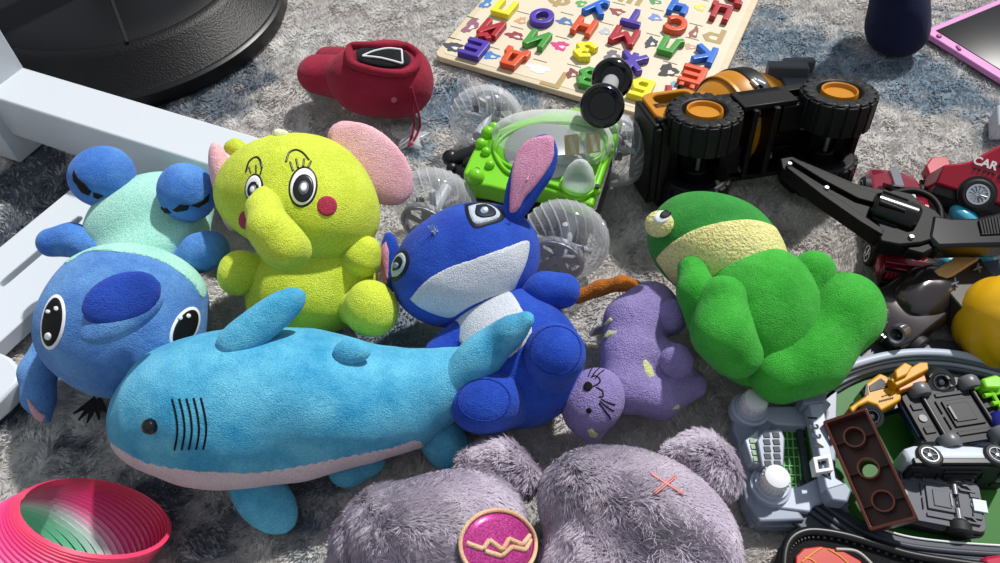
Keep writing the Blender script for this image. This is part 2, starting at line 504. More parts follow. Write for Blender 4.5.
# ---------------------------------------------------------------- floor and rug
fm, nt, b = newmat('floor_boards'); b.inputs['Base Color'].default_value = srgb('#8d8a86'); b.inputs['Roughness'].default_value = .5
wv = nt.nodes.new('ShaderNodeTexWave'); wv.inputs['Scale'].default_value = 2.2; wv.inputs['Distortion'].default_value = 4
cr = nt.nodes.new('ShaderNodeMix'); cr.data_type = 'RGBA'; cr.inputs[6].default_value = srgb('#7d7770'); cr.inputs[7].default_value = srgb('#9a948c')
nt.links.new(wv.outputs['Fac'], cr.inputs[0]); nt.links.new(cr.outputs[2], b.inputs['Base Color'])
mbf = MB(); mbf.box((0, 1.0, -.04), (6, 6, .06)); V, Fc = mbf.data()
tag(link_mesh('floor', V, Fc, fm, smooth=False), kind='structure')

BLUE = [  # px, py, radius in px, weight  (where the rug's worn blue pattern shows)
 (215,88,60,1.0),(170,108,40,.8),(300,52,30,.45),(20,178,40,1.3),(60,195,40,1.3),(10,230,40,1.2),(90,185,25,1.1),(5,250,30,.9),(20,300,30,.5),
 (0,405,50,.7),(60,445,45,.7),(120,470,50,.6),(180,485,45,.72),(230,520,50,.8),(290,525,40,.8),(200,548,50,.75),(310,480,30,.9),(345,490,22,.6),(150,510,40,1.1),
 (425,110,35,.8),(470,100,45,1.0),(510,88,36,.9),(415,150,28,.9),(400,190,24,.9),(395,330,40,1.1),(430,345,30,.9),(340,335,30,.6),
 (760,45,45,1.0),(800,50,50,1.0),(850,60,50,.95),(905,70,50,1.05),(950,85,45,1.0),(985,105,30,.9),(720,75,30,.6),(925,95,30,.7),(990,135,26,.7),
 (960,12,40,.5),(780,20,30,.8),(860,105,30,.4),(560,455,26,.45),(620,440,26,.3),(400,250,26,.5),(300,110,26,.25),(460,445,30,.6),(985,55,22,.4),(830,10,26,.2)]
def rug_mask(x, y):
    m = np.zeros_like(x)
    wx = (fbm(x*14+3, y*14, 3)-.5)*.07; wy = (fbm(x*14, y*14+9, 5)-.5)*.07
    for px, py, r, wt in BLUE:
        c = P(px, py); rr = r*mpp(c)
        d2 = ((x+wx-c[0])**2+((y+wy-c[1])/1.1)**2)/(rr*rr)
        m = np.maximum(m, wt*np.exp(-d2*.75))
    # streaky wear
    st = fbm(x*38+y*12, y*70, 11)
    return np.clip((m-.42)*2.6+(st-.5)*2.2*(m > .12), 0, 1)*np.clip(m*1.6, 0, 1)
x0, x1, y0, y1 = -1.3, 1.3, .05, 1.75
nxg, nyg = 400, 300
gx, gy = np.meshgrid(np.linspace(x0, x1, nxg), np.linspace(y0, y1, nyg), indexing='ij')
gz = (fbm(gx*30, gy*30, 1)-.5)*.003
V = np.stack([gx.ravel(), gy.ravel(), gz.ravel()-.004], 1)
i, j = np.meshgrid(np.arange(nxg-1), np.arange(nyg-1), indexing='ij'); a = (i*nyg+j).ravel()
Fg = np.stack([a, a+nyg, a+nyg+1, a+1], 1)
# pile: clumped tufts, denser and longer-looking close to the camera
NB = 400000
bx = rng.uniform(-1.0, 1.0, NB*2); by = .12+1.25*rng.random(NB*2)**1.35
ok = np.abs(bx) < (.42+.74*by); bx = bx[ok][:NB]; by = by[ok][:NB]; nb = len(bx)
cl = fbm(bx*90, by*90, 21, 2); ang = fbm(bx*26, by*26, 31, 2)*14+rng.normal(0, .5, nb)
ln = .0022+.0016*cl+rng.random(nb)*.0007
lean = 1.1+.9*fbm(bx*45, by*45, 41, 2)
wd = rng.uniform(.0006, .0012, nb)*(.8+.5*by)
tip = np.stack([bx+np.cos(ang)*ln*lean, by+np.sin(ang)*ln*lean, -.0035+ln], 1)
pa = ang+PI/2+rng.normal(0, .6, nb)
dx = np.cos(pa)*wd; dy = np.sin(pa)*wd
b0 = np.stack([bx-dx, by-dy, np.full(nb, -.005)], 1); b1 = np.stack([bx+dx, by+dy, np.full(nb, -.005)], 1)
mid0 = b0*.45+tip*.55-np.stack([dx, dy, dx*0], 1)*.4; mid1 = b1*.45+tip*.55+np.stack([dx, dy, dx*0], 1)*.4
BV = np.stack([b0, b1, mid1, tip, mid0], 1).reshape(-1, 3)
me = bpy.data.meshes.new('rug')
allV = np.concatenate([V, BV]); nv = len(V)
q = nv+5*np.arange(nb)
loops = np.concatenate([Fg.ravel(), np.stack([q, q+1, q+2, q+3, q+4], 1).ravel()])
starts = np.concatenate([4*np.arange(len(Fg)), 4*len(Fg)+5*np.arange(nb)])
me.vertices.add(len(allV)); me.vertices.foreach_set('co', allV.ravel().astype(np.float32))
me.loops.add(len(loops)); me.loops.foreach_set('vertex_index', loops.astype(np.int32))
me.polygons.add(len(starts)); me.polygons.foreach_set('loop_start', starts.astype(np.int32))
me.update(calc_edges=True); me.validate()
me.shade_smooth()
att = me.attributes.new('worn_blue', 'FLOAT', 'POINT')
mk = rug_mask(allV[:, 0], allV[:, 1]); mk[nv:] = np.repeat(np.clip(mk[nv:].reshape(-1, 5)[:, 3]+(mk[nv:].reshape(-1, 5)[:, 3] > .04)*(rng.random(nb)-.62)*.95, 0, 1), 5); mk = mk*.88; rnd = np.concatenate([np.full(nv, .5), np.repeat(rng.random(nb), 5)])
att.data.foreach_set('value', mk.astype(np.float32))
att2 = me.attributes.new('strand', 'FLOAT', 'POINT'); att2.data.foreach_set('value', rnd.astype(np.float32))
# tone: where the pattern is deep navy (near the left and bottom) and where it is pale blue-grey (far)
pxl = 500+F*((allV-EYE) @ RT)/((allV-EYE) @ FW)
navy = np.clip((430-pxl)/160, 0, 1)*np.clip(1.3-(allV[:, 1]-.25)/1.0, .35, 1)
att3 = me.attributes.new('navy', 'FLOAT', 'POINT'); att3.data.foreach_set('value', navy.astype(np.float32))
rm, nt, b = newmat('rug_wool'); N = nt.nodes; L = nt.links
def attr(n):
    a = N.new('ShaderNodeAttribute'); a.attribute_name = n; return a.outputs['Fac']
geo = N.new('ShaderNodeNewGeometry')
n1 = N.new('ShaderNodeTexNoise'); n1.inputs['Scale'].default_value = 34; n1.inputs['Detail'].default_value = 6; n1.inputs['Roughness'].default_value = .62; L.new(geo.outputs['Position'], n1.inputs['Vector'])
mr = N.new('ShaderNodeMapRange'); mr.inputs[1].default_value = .38; mr.inputs[2].default_value = .62; L.new(n1.outputs['Fac'], mr.inputs[0])
base = N.new('ShaderNodeMix'); base.data_type = 'RGBA'; base.inputs[6].default_value = srgb('#cfcecd'); base.inputs[7].default_value = srgb('#f0eeea'); L.new(mr.outputs[0], base.inputs[0])
n4 = N.new('ShaderNodeTexNoise'); n4.inputs['Scale'].default_value = 9; n4.inputs['Detail'].default_value = 3; L.new(geo.outputs['Position'], n4.inputs['Vector'])
mr4 = N.new('ShaderNodeMapRange'); mr4.inputs[1].default_value = .42; mr4.inputs[2].default_value = .62; mr4.inputs[3].default_value = 0; mr4.inputs[4].default_value = .6; L.new(n4.outputs['Fac'], mr4.inputs[0])
base2 = N.new('ShaderNodeMix'); base2.data_type = 'RGBA'; base2.inputs[7].default_value = srgb('#d3ccc8'); L.new(mr4.outputs[0], base2.inputs[0]); L.new(base.outputs[2], base2.inputs[6])
bl = N.new('ShaderNodeMix'); bl.data_type = 'RGBA'; bl.inputs[6].default_value = srgb('#86a0b4'); bl.inputs[7].default_value = srgb('#32455e'); L.new(attr('navy'), bl.inputs[0])
mx = N.new('ShaderNodeMix'); mx.data_type = 'RGBA'; L.new(attr('worn_blue'), mx.inputs[0]); L.new(base2.outputs[2], mx.inputs[6]); L.new(bl.outputs[2], mx.inputs[7])
hs = N.new('ShaderNodeHueSaturation'); mv = N.new('ShaderNodeMapRange'); mv.inputs[3].default_value = .82; mv.inputs[4].default_value = 1.15
L.new(attr('strand'), mv.inputs[0]); L.new(mv.outputs[0], hs.inputs['Value']); L.new(mx.outputs[2], hs.inputs['Color']); L.new(hs.outputs[0], b.inputs['Base Color'])
b.inputs['Roughness'].default_value = .9; setin(b, 'Specular IOR Level', .1); setin(b, 'Sheen Weight', .2)
woolly(nt, b, hs.outputs[0], .45)
me.materials.append(rm)
rug = bpy.data.objects.new('rug', me); COL.objects.link(rug)
tag(rug, 'pale grey distressed rug with worn blue patches under all the toys', 'rug')
# ---------------------------------------------------------------- soft toys
def pix(X):
    R = X-EYE; d = R @ FW
    return 500+F*(R @ RT)/d, 281.5-F*(R @ UPV)/d, d/F
def inpoly(poly, grow=0):
    """region callable: negative inside the outline, in metres"""
    poly = np.asarray(poly, float)
    def f(X):
        x, y, m = pix(X); d = np.full(x.shape, 1e9); ins = np.zeros(x.shape, bool); n = len(poly)
        for i in range(n):
            a = poly[i]; b = poly[(i+1) % n]; e = b-a
            t = np.clip(((x-a[0])*e[0]+(y-a[1])*e[1])/(e@e+1e-9), 0, 1)
            d = np.minimum(d, (x-a[0]-t*e[0])**2+(y-a[1]-t*e[1])**2)
            if abs(b[1]-a[1]) > 1e-9:
                c = ((a[1] > y) != (b[1] > y)) & (x < (b[0]-a[0])*(y-a[1])/(b[1]-a[1])+a[0]); ins ^= c
        d = np.sqrt(d); return np.where(ins, -d, d)*m-grow
    return f
def curve(pts, n=6): return [tuple(q) for q in smooth_path(list(pts)+[pts[0]], n)][:-1]
def addpatch(T, name, bv, poly, mat, parent=None, label=None, **kw):
    q = patch(bv, poly, **kw)
    if q is not None: return T.part(name, q[0], q[1], mat, parent, label=label)
def addstitch(T, name, bv, lines, r, mat, parent=None, label=None, n=10, off=0):
    q = [stitch(bv, l, r, n, off) for l in lines]; q = [z for z in q if z is not None]
    if q:
        V, Fc = join(*q); return T.part(name, V, Fc, mat, parent, label=label)

# ---- blue creature lying on its back -----------------------------------------------------------
T = Thing('plush_creature', 'sky blue plush creature with mint belly and oval nose, upside down on white plank', 'plush toy', loc=P(130, 330), group=None)
cb = plush('creature_blue', '#4a7cc4', '#6a9fd8'); cb2 = plush('creature_limb', '#3f74c8', '#5f97da'); cm = plush('creature_mint', '#9fdccb', '#b2e6d8'); cd = plush('creature_nose', '#1f3f9e', '#2a4fb4')
blk = plastic('embroidery_black', '#0b0b0e', .6, .3); wht = plastic('embroidery_white', '#e8eaee', .7, .2)
headp = [El(126, 320, .078, 80, 76, 72)]
hd = blob(headp, seed=3, lump=.0012); hb = T.part('head', *hd, cb)
hv = bvh_of(hd)
T.part('mint_brow', *blob(headp, seed=3, lump=.0012, infl=.0007, h=.0018, keep=inpoly(curve([(58, 262), (80, 236), (125, 222), (175, 232), (205, 262), (207, 290), (203, 300), (192, 284), (172, 268), (150, 258), (122, 253), (88, 252), (66, 264)]))), cm, hb)
T.part('belly', *blob([El(150, 219, .075, 64, 44, 44), El(150, 250, .07, 60, 30, 40)], seed=4), cm)
for c, tl in (((102, 176, .118, 32, 29), [(118, 210, .08, 17), (104, 184, .105, 22)]), ((187, 192, .116, 27.5, 29), [(170, 220, .08, 17), (185, 200, .10, 21)])):
    f = blob([El(c[0], c[1], c[2], c[3], c[4], 27, 15), Ch(*tl)], k=.004); lg = T.part('leg', *f, cb2); fb = bvh_of(f)
    if c[0] < 150: cls = [[(74, 170), (77, 175), (79, 181), (78, 186), (74, 182), (73, 175)], [(78, 178), (84, 182), (92, 192), (89, 196), (82, 193), (77, 186)], [(93, 192), (100, 194), (104, 196), (98, 199), (93, 197)]]
    else: cls = [[(161, 206), (167, 208), (172, 213), (166, 213), (161, 210)], [(172, 210), (180, 204), (190, 205), (188, 210), (176, 212)], [(190, 206), (202, 200), (210, 193), (209, 201), (198, 208)]]
    for q in cls: addpatch(T, 'claw', fb, q, blk, lg, label='black felt claw')
T.part('arm', *blob([Ch((52, 243, .085, 14), (72, 240, .085, 16.5), (112, 256, .075, 15))], k=.004), cb2)
T.part('arm', *blob([Ch((186, 262, .075, 15), (199, 253, .085, 19), (209, 250, .088, 19))], k=.004), cb2)
er = blob([Ch((46, 348, .045, 14), (38, 372, .034, 17), (39, 398, .024, 14), (46, 420, .010, 5))], k=.01); eo = T.part('ear', *er, cb)
addpatch(T, 'ear_lining', bvh_of(er), [(44, 424), (36, 420), (30, 410), (26, 396), (31, 402), (40, 412), (47, 416)], plush('lining_pink', '#d9a3b0'), eo)
el_ = circle(53, 322, 14, 31, 82+90+90, 40); 
def eyeset(T, hv, c, a, b, ang, hl, par):
    e = addpatch(T, 'eye', hv, circle(*c, a, b, ang, 40), wht, par, off=.0004, label='black oval eye with white outline')
    addpatch(T, 'pupil', hv, circle(*c, a-2, b-2.2, ang, 40), blk, e, off=.0008)
    for h in hl: addpatch(T, 'highlight', hv, circle(*h, 0, 12), wht, e, off=.0013, rings=3)
eyeset(T, hv, (53, 322), 12.5, 29, 9, [(50, 336, 4, 5), (50, 312, 2.5, 2.5), (58, 309, 2.5, 3)], hb)
eyeset(T, hv, (185, 328), 13, 24, 28, [(179, 318, 2.5, 3), (187, 316, 2.5, 3)], hb)
ns = blob([El(123, 317, .153, 43, 19, 13, 0), El(121, 300, .157, 38, 17, 10, 0)], k=.01, lump=0); fl = T.part('muzzle_flap', *ns, cb, hb)
T.part('nose', *blob([El(123, 299, .164, 38, 26, 11, -4)], lump=.0006), cd, hb)
mb = MB()
for a in [(-.9), -.45, 0, .5, .9]:
    c0 = P(97, 400, .004); m = mpp(c0)
    t = c0+np.array([math.sin(a)*22*m, -math.cos(a)*26*m, .001]); s = np.array([math.cos(a), math.sin(a), 0])*5*m
    mb.loft([[c0-s, c0+s, c0+s+[0, 0, .0015], c0-s+[0, 0, .0015]], [t-s*.1, t+s*.1, t+s*.1+[0, 0, .001], t-s*.1+[0, 0, .001]]])
T.mb('felt_hair', mb, blk, world=True, label='jagged black felt tuft')

# ---- yellow elephant --------------------------------------------------------------------------
T = Thing('plush_elephant', 'lime yellow plush elephant with pink ears and printed round cheeks, sitting behind the shark', 'plush toy', loc=P(310, 300))
ey = plush('elephant_yellow', '#c6d63c', '#d8e650'); ep = plush('elephant_pink', '#f0b0bc', '#f8c4cc'); ry = plush('cheek_red', '#a8324a')
headp = [El(295, 192, .118, 76, 58, 56, -14), El(318, 214, .115, 62, 50, 50, -20)]
hd = blob(headp, k=.02, seed=9); 
trk = [Ch((265, 192, .150, 12), (264, 210, .160, 16), (269, 230, .162, 20), (283, 246, .15, 21), (293, 250, .14, 17))]
tk = blob(trk, k=.01, seed=5)
hb = T.part('head', *hd, ey); T.part('trunk', *tk, ey, hb)
hv = bvh_of(hd)
T.part('torso', *blob([El(312, 286, .062, 66, 50, 48), El(312, 250, .07, 42, 30, 36)], k=.02, seed=10), ey)
T.part('arm', *blob([Ch((262, 272, .08, 17), (240, 272, .09, 21), (238, 276, .09, 19))], k=.004), ey)
T.part('arm', *blob([Ch((345, 268, .08, 14), (362, 257, .095, 20), (366, 250, .1, 15))], k=.004), ey)
T.part('leg', *blob([Ch((350, 306, .055, 18), (368, 310, .075, 24)), El(373, 308, .080, 25, 29, 22, 10)], k=.006), ey)
T.part('leg', *blob([Ch((290, 305, .055, 22), (266, 322, .06, 22))], k=.004), ey)
r = blob([El(372, 165, .112, 50, 32, 8, -54), El(350, 140, .118, 24, 19, 8, -30)], k=.02, sub=[El(372, 166, .135, 30, 18, 9, -50)], subk=.012); T.part('ear', *r, ep)
r = blob([El(224, 186, .125, 46, 12, 16, 80)]); e = T.part('ear', *r, ep)
T.part('ear_rim', *blob([Ch((229, 148, .140, 5), (236, 147, .142, 6), (240, 152, .140, 8))], lump=0), ey, e)
T.part('tuft', *blob([Ch((281, 137, .165, 4), (276, 131, .17, 1.5)), Ch((281, 137, .165, 4), (286, 132, .17, 1.5))], lump=0), plush('tuft_cream', '#e9ebc0'), hb)
gl = plastic('print_black', '#15151b', .3, .5); gw = plastic('print_white', '#f2f2f2', .35, .4); gg = plastic('print_grey', '#6b6f7c', .4)
for c, a, b, lens in (((303, 187), 15, 21.5, 1), ((254, 188), 9.5, 15, 0)):
    e = addpatch(T, 'eye', hv, circle(*c, a, b, 8, 40), gl, hb, off=.0004)
    addpatch(T, 'eye_white', hv, circle(c[0], c[1], a-1.4, b-1.6, 8, 40), gw, e, off=.0009)
    addpatch(T, 'iris', hv, circle(c[0]+.5, c[1]+2, a-3.5, b-6, 8, 36), gl, e, off=.0014)
    addpatch(T, 'iris_ring', hv, circle(c[0]+1, c[1]+2, a*.45, b*.42, 8, 30), gg, e, off=.0019, rings=3)
    addpatch(T, 'pupil', hv, circle(c[0]+1, c[1]+2, a*.28, b*.26, 8, 24), gw, e, off=.0024, rings=3)
addstitch(T, 'eyelash', hv, [[(293, 171), (290, 162)], [(298, 168), (296, 159)], [(303, 167), (304, 159)], [(308, 168), (311, 161)]], 1.1, gl, hb)
addstitch(T, 'eyelash', hv, [[(251, 173), (249, 167)], [(256, 173), (256, 165)], [(260, 175), (262, 168)]], .8, gl, hb)
addstitch(T, 'eyebrow', hv, [[(286, 162), (289, 153), (296, 150), (303, 153), (309, 160)]], 1.2, gl, hb)
addstitch(T, 'eyebrow', hv, [[(246, 172), (249, 162), (256, 157), (260, 160), (262, 168)]], 1.1, gl, hb)
addpatch(T, 'cheek', hv, circle(327, 206, 10.5, 10.5), ry, hb)
addpatch(T, 'cheek', hv, circle(245, 220, 6.5, 9.5), ry, hb)

# ---- shark ------------------------------------------------------------------------------------
T = Thing('plush_shark', 'turquoise blue plush shark with black stitched gills lying across the front', 'plush toy', loc=P(270, 420))
sb = plush('shark_blue', '#3698c4', '#68bede'); sw = plush('shark_belly', '#d8c3cc', '#e4d2d8')
bp = [Ch((150, 421, .044, 20), (162, 417, .052, 38), (178, 412, .062, 59), (215, 408, .066, 70), (258, 404, .066, 73), (310, 402, .064, 66), (365, 402, .058, 54), (410, 396, .058, 42), (445, 384, .066, 28), (470, 366, .08, 20)), El(161, 424, .048, 34, 35, 34)]
body = blob(bp, k=.022, seed=12, lump=.0014, lsc=60); bo = T.part('body', *body, sb); bv = bvh_of(body)
belly = curve([(110, 440), (122, 449), (145, 461), (180, 468), (225, 472), (262, 471), (310, 463), (350, 455), (395, 446), (420, 440), (425, 470), (330, 500), (200, 510), (110, 480)], 3)
T.part('belly', *blob(bp, k=.022, seed=12, lump=.0014, lsc=60, infl=.0007, h=.002, keep=inpoly(belly)), sw, bo)
T.part('dorsal_fin', *blob([El(266, 320, .136, 47, 19, 11, 15), El(246, 332, .128, 30, 16, 11, 5)], k=.014, seed=13), sb)
T.part('small_fin', *blob([El(352, 353, .116, 18, 10, 7, -15), El(347, 350, .117, 10, 9, 6, 20)], k=.008), sb)
T.part('pectoral_fin', *blob([Fin((236, 470), (292, 530), .014, .044, .020), Fin((238, 455), (262, 492), .026, .040, .022)], k=.012), sb)
T.part('pelvic_fin', *blob([Fin((330, 474), (387, 460), .013, .026, .018), Fin((334, 478), (360, 468), .013, .026, .018)], k=.01), sb)
T.part('tail_fin', *blob([Ch((440, 388, .07, 20), (480, 358, .096, 16), (512, 331, .120, 13), (526, 319, .132, 9)), El(490, 350, .10, 52, 18, 10, 38)], k=.012, seed=14), sb)
T.part('tail_fin', *blob([Ch((432, 415, .04, 20), (443, 440, .025, 18), (451, 456, .02, 14)), Fin((430, 412), (458, 468), .020, .034, .022)], k=.012), sb)
pe = hit(bv, 151, 426); m = mpp(pe[0]); mb = MB(); mb.sphere(pe[0]+pe[1]*.001, 8.2*m); eye = T.mb('eye', mb, plastic('bead_black', '#050506', .08, .7), bo, world=True)
th = plastic('thread_black', '#101013', .7, .2)
for i in range(5):
    x = 175+i*7.2
    addstitch(T, 'gill', bv, [[(x-3, 399-i*.3), (x+1, 415), (x+2.5, 432), (x-.5, 450-i*.2)]], 1.1, th, bo)

# ---- dark blue rabbit -------------------------------------------------------------------------
T = Thing('plush_rabbit', 'royal blue plush rabbit with white muzzle and bib and a pink lined ear', 'plush toy', loc=P(500, 340))
rb = plush('rabbit_blue', '#1c3fa8', '#2b55c0'); rw = plush('rabbit_white', '#c9cfd8', '#d6dae2'); rp = plush('rabbit_pink', '#dc8fb4', '#e6a6c4')
hp = [El(466, 265, .09, 77, 60, 58, 22)]
hd = blob(hp, seed=21); hb = T.part('head', *hd, rb); hv = bvh_of(hd)
mz = curve([(409, 299), (424, 282), (446, 268), (475, 258), (505, 247), (524, 240), (530, 243), (527, 262), (519, 280), (512, 292), (490, 298), (468, 308), (452, 318), (436, 315), (420, 308)], 4)
T.part('muzzle', *blob(hp, seed=21, infl=.0008, h=.0018, keep=inpoly(mz)), rw, hb)
bp = [El(518, 362, .058, 66, 66, 52, -30), El(500, 318, .06, 52, 34, 40, 0)]
bd = blob(bp, k=.02, seed=22); bo = T.part('torso', *bd, rb)
bib = curve([(450, 300), (480, 292), (508, 290), (524, 312), (533, 330), (524, 346), (505, 360), (480, 356), (462, 345), (452, 325)], 4)
T.part('bib', *blob(bp, k=.02, seed=22, infl=.0008, h=.0018, keep=inpoly(bib)), rw, bo)
T.part('arm', *blob([Ch((525, 302, .075, 17), (545, 291, .09, 20), (563, 290, .092, 18))], k=.004), rb)
T.part('arm', *blob([Ch((462, 335, .07, 16), (440, 352, .066, 16))], k=.004), rb)
T.part('leg', *blob([Ch((545, 375, .06, 30), (555, 354, .100, 30)), El(555, 351, .106, 31, 30, 18, 0)], k=.004, seed=4), rb)
T.part('leg', *blob([Ch((510, 395, .05, 34), (490, 402, .062, 34)), El(486, 402, .075, 36, 30, 28, 25)], k=.008, seed=5), rb)
rsm = plush('rabbit_seam', '#16348e', sheen=.1)
for cx, cy, a, b_, dz in ((556, 350, 25, 24, 0), (484, 400, 26, 21, 0)):
    fb = bvh_of(blob([Ch((545, 375, .06, 30), (555, 354, .100, 30)), El(555, 351, .106, 31, 30, 18, 0)], k=.004, seed=4), blob([Ch((510, 395, .05, 34), (490, 402, .062, 34)), El(486, 402, .075, 36, 30, 28, 25)], k=.008, seed=5))
    rp2 = [hit(fb, x, y) for x, y in circle(cx, cy, a, b_, 0, 40)]; rp2 = [q[0] for q in rp2 if q is not None]
    T.part('sole_seam', *tube(rp2, .0008, 6, closed=True), rsm)
er = blob([El(530, 175, .16, 42, 17, 7, 66), El(519, 200, .145, 28, 12, 8, 70), El(537, 160, .17, 24, 18, 6, 66)], k=.01, seed=6); eo = T.part('ear', *er, rb)
T.part('ear_lining', *blob([El(530, 175, .16, 42, 17, 7, 66), El(519, 200, .145, 28, 12, 8, 70), El(537, 160, .17, 24, 18, 6, 66)], k=.01, seed=6, infl=.0012, h=.0018, keep=inpoly(curve([(509, 213), (510, 190), (513, 165), (521, 145), (536, 137), (552, 136), (554, 148), (553, 160), (541, 180), (527, 196), (517, 212)], 4))), rp, eo)
T.part('ear_crease', *blob([Ch((512, 205, .152, 2.0), (527, 180, .17, 2.2), (535, 160, .178, 1.5))], k=.002, lump=0, infl=-.0003), rp, eo)
er = blob([El(391, 262, .075, 32, 11, 9, 84)], seed=7); eo = T.part('ear', *er, rb)
T.part('ear_lining', *blob([El(391, 262, .075, 32, 11, 9, 84)], seed=7, infl=.001, h=.0018, keep=inpoly([(378, 250), (386, 240), (390, 252), (388, 285), (382, 285)])), rp, eo)
grey = plush('patch_grey', '#8195ab', scale=500); dk = plastic('print_ink', '#121a2c', .5, .3); lg_ = plush('patch_light', '#b6c3cf')
e = addpatch(T, 'eye', hv, curve([(463, 204), (478, 201), (493, 203), (505, 213), (503, 221), (488, 226), (474, 229), (466, 218)], 4), dk, hb, off=.0005)
addpatch(T, 'eye_white', hv, curve([(467, 207), (479, 204), (492, 206), (501, 213), (499, 219), (487, 223), (475, 225), (469, 217)], 4), lg_, e, off=.001)
addpatch(T, 'iris', hv, curve([(475, 207), (486, 206), (496, 212), (495, 218), (482, 220), (474, 216)], 4), dk, e, off=.0015)
addpatch(T, 'iris_ring', hv, circle(484, 213, 5.5, 4.2, -10), grey, e, off=.0019, rings=3)
addpatch(T, 'pupil', hv, circle(485, 213, 2.8, 2), wht, e, off=.0024, rings=3)
e = addpatch(T, 'eye', hv, curve([(391, 282), (389, 268), (394, 256), (402, 249), (408, 252), (410, 262), (406, 273), (398, 281)], 4), dk, hb, off=.0005)
addpatch(T, 'eye_white', hv, curve([(393, 278), (392, 268), (396, 258), (402, 252), (406, 255), (407, 262), (404, 271), (398, 277)], 4), lg_, e, off=.001)
addpatch(T, 'iris', hv, curve([(395, 272), (396, 262), (401, 256), (405, 261), (402, 269)], 4), dk, e, off=.0015)
addpatch(T, 'pupil', hv, circle(399, 266, 3, 4, 20), grey, e, off=.002, rings=3)
q = hit(hv, 435, 233); mb = MB()
for i in range(14):
    t = q[0]+q[1]*rng.uniform(.003, .007)+rng.normal(0, .003, 3); mb.cyl(q[0]+rng.normal(0, .0015, 3), t, .0005, .0002, 5)
T.mb('fluff', mb, plush('fluff_pale', '#a9b9d8'), hb, world=True)

# ---- frog -------------------------------------------------------------------------------------
T = Thing('plush_frog', 'bright green plush frog with pale yellow mouth band lying on its back', 'plush toy', loc=P(770, 320))
fg = plush('frog_green', '#2f9a2c', '#46b440'); fy = plush('frog_yellow', '#d9d489', '#e6e09a', scale=450, bump=.8); fd = plush('frog_dark', '#2c8434', '#399a3e')
hp = [El(716, 250, .085, 71, 54, 52, -12)]
hd = blob(hp, seed=31); hb = T.part('head', *hd, fd); hv = bvh_of(hd)
yb = curve([(655, 259), (668, 245), (690, 231), (715, 223), (745, 219), (770, 224), (790, 240), (795, 285), (770, 300), (720, 300), (688, 290), (672, 282)], 4)
T.part('mouth_band', *blob(hp, seed=31, infl=.0009, h=.0018, keep=inpoly(yb)), fy, hb)
bp = [El(764, 319, .072, 57, 70, 56, 18), El(740, 283, .075, 42, 32, 40, 0)]
bd = blob(bp, k=.025, seed=32, lump=.002, lsc=50); T.part('torso', *bd, fg)
T.part('arm', *blob([Ch((692, 270, .10, 15), (697, 292, .10, 19), (706, 322, .085, 20))], k=.006, seed=8), fg)
T.part('leg', *blob([Ch((722, 300, .105, 25), (722, 332, .095, 29), (735, 352, .08, 28))], k=.01, seed=9), fg)
T.part('arm', *blob([Ch((812, 273, .100, 23), (800, 298, .085, 22), (785, 305, .08, 24))], k=.006, seed=10), fg)
T.part('leg', *blob([El(846, 309, .090, 38, 35, 32, -20), Ch((842, 318, .085, 33), (808, 360, .07, 34), (780, 370, .065, 34))], k=.012, seed=11), fg)
es = blob([El(659, 224, .122, 15, 14, 11, 30)], lump=0, k=0); eo = T.part('eye', *es, fy, hb, label='pale eye with black pupil'); ev = bvh_of(es)
addpatch(T, 'eye_white', ev, circle(662, 217, 8.5, 6, -25), wht, eo, off=.0005)
addpatch(T, 'pupil', ev, circle(665, 215, 6, 3.6, -20), blk, eo, off=.001)

# ---- purple cat -------------------------------------------------------------------------------
T = Thing('plush_cat', 'small lilac fleece cat with stitched whiskers and orange tail lying between rabbit and frog', 'plush toy', loc=P(635, 370))
cp = plush('cat_lilac', '#8a7cb4', '#9a8cc4', scale=800, bump=.9); cy = plush('cat_lime', '#c8cf90'); co = plush('cat_orange', '#b0641c', '#c2742a', scale=800, bump=.8)
hp = [El(594, 402, .048, 30, 36, 28, -20), El(592, 432, .03, 12, 12, 10, 0)]
hd = blob(hp, k=.008, seed=41, h=.0022); hb = T.part('head', *hd, cp); hv = bvh_of(hd)
bp = [Ch((624, 388, .04, 25), (630, 352, .048, 27), (635, 325, .05, 29), (650, 308, .05, 26)), Ch((650, 308, .05, 24), (668, 318, .055, 19)), Ch((640, 352, .045, 22), (674, 361, .05, 18)), Ch((630, 388, .04, 24), (660, 398, .035, 21), (690, 384, .032, 15))]
bd = blob(bp, k=.008, seed=42, h=.0022); bo = T.part('body', *bd, cp); bv = bvh_of(bd)
T.part('paw', *blob([El(671, 316, .067, 15, 17, 12, 0)], k=.004, h=.0022), cp)
T.part('paw', *blob([El(676, 361, .06, 17, 17, 14, 0)], k=.004, h=.0022), cp)
T.part('paw', *blob([El(692, 383, .036, 13, 13, 13, 0)], k=.004, h=.0022), cp)
T.part('tail', *blob([Ch((636, 286, .062, 6.5), (622, 283, .06, 7.5), (600, 288, .05, 7.5), (578, 297, .04, 7.5))], k=.006, lump=0), co)
for q in ([(601, 340), (609, 330), (618, 331), (608, 339)], [(603, 326), (611, 317), (613, 320), (606, 326)], [(643, 360), (646, 359), (652, 366), (655, 376), (650, 378), (645, 372)], [(662, 350), (668, 346), (674, 349), (672, 355), (666, 354)], [(671, 409), (678, 404), (680, 406), (677, 409)]):
    addpatch(T, 'stripe', bv, q, cy, bo, rings=4, label='pale lime felt stripe')
addpatch(T, 'stripe', hv, [(587, 430), (592, 428), (599, 434), (596, 438), (590, 437)], cy, hb, rings=4, label='pale lime felt stripe')
addpatch(T, 'nose', hv, circle(588, 386.5, 4.6, 5, 20), th, hb)
addpatch(T, 'eye', hv, circle(589, 410.5, 3, 3), th, hb, rings=4)
addpatch(T, 'eye', hv, circle(578, 366, 2.5, 2.5), th, hb, rings=4)
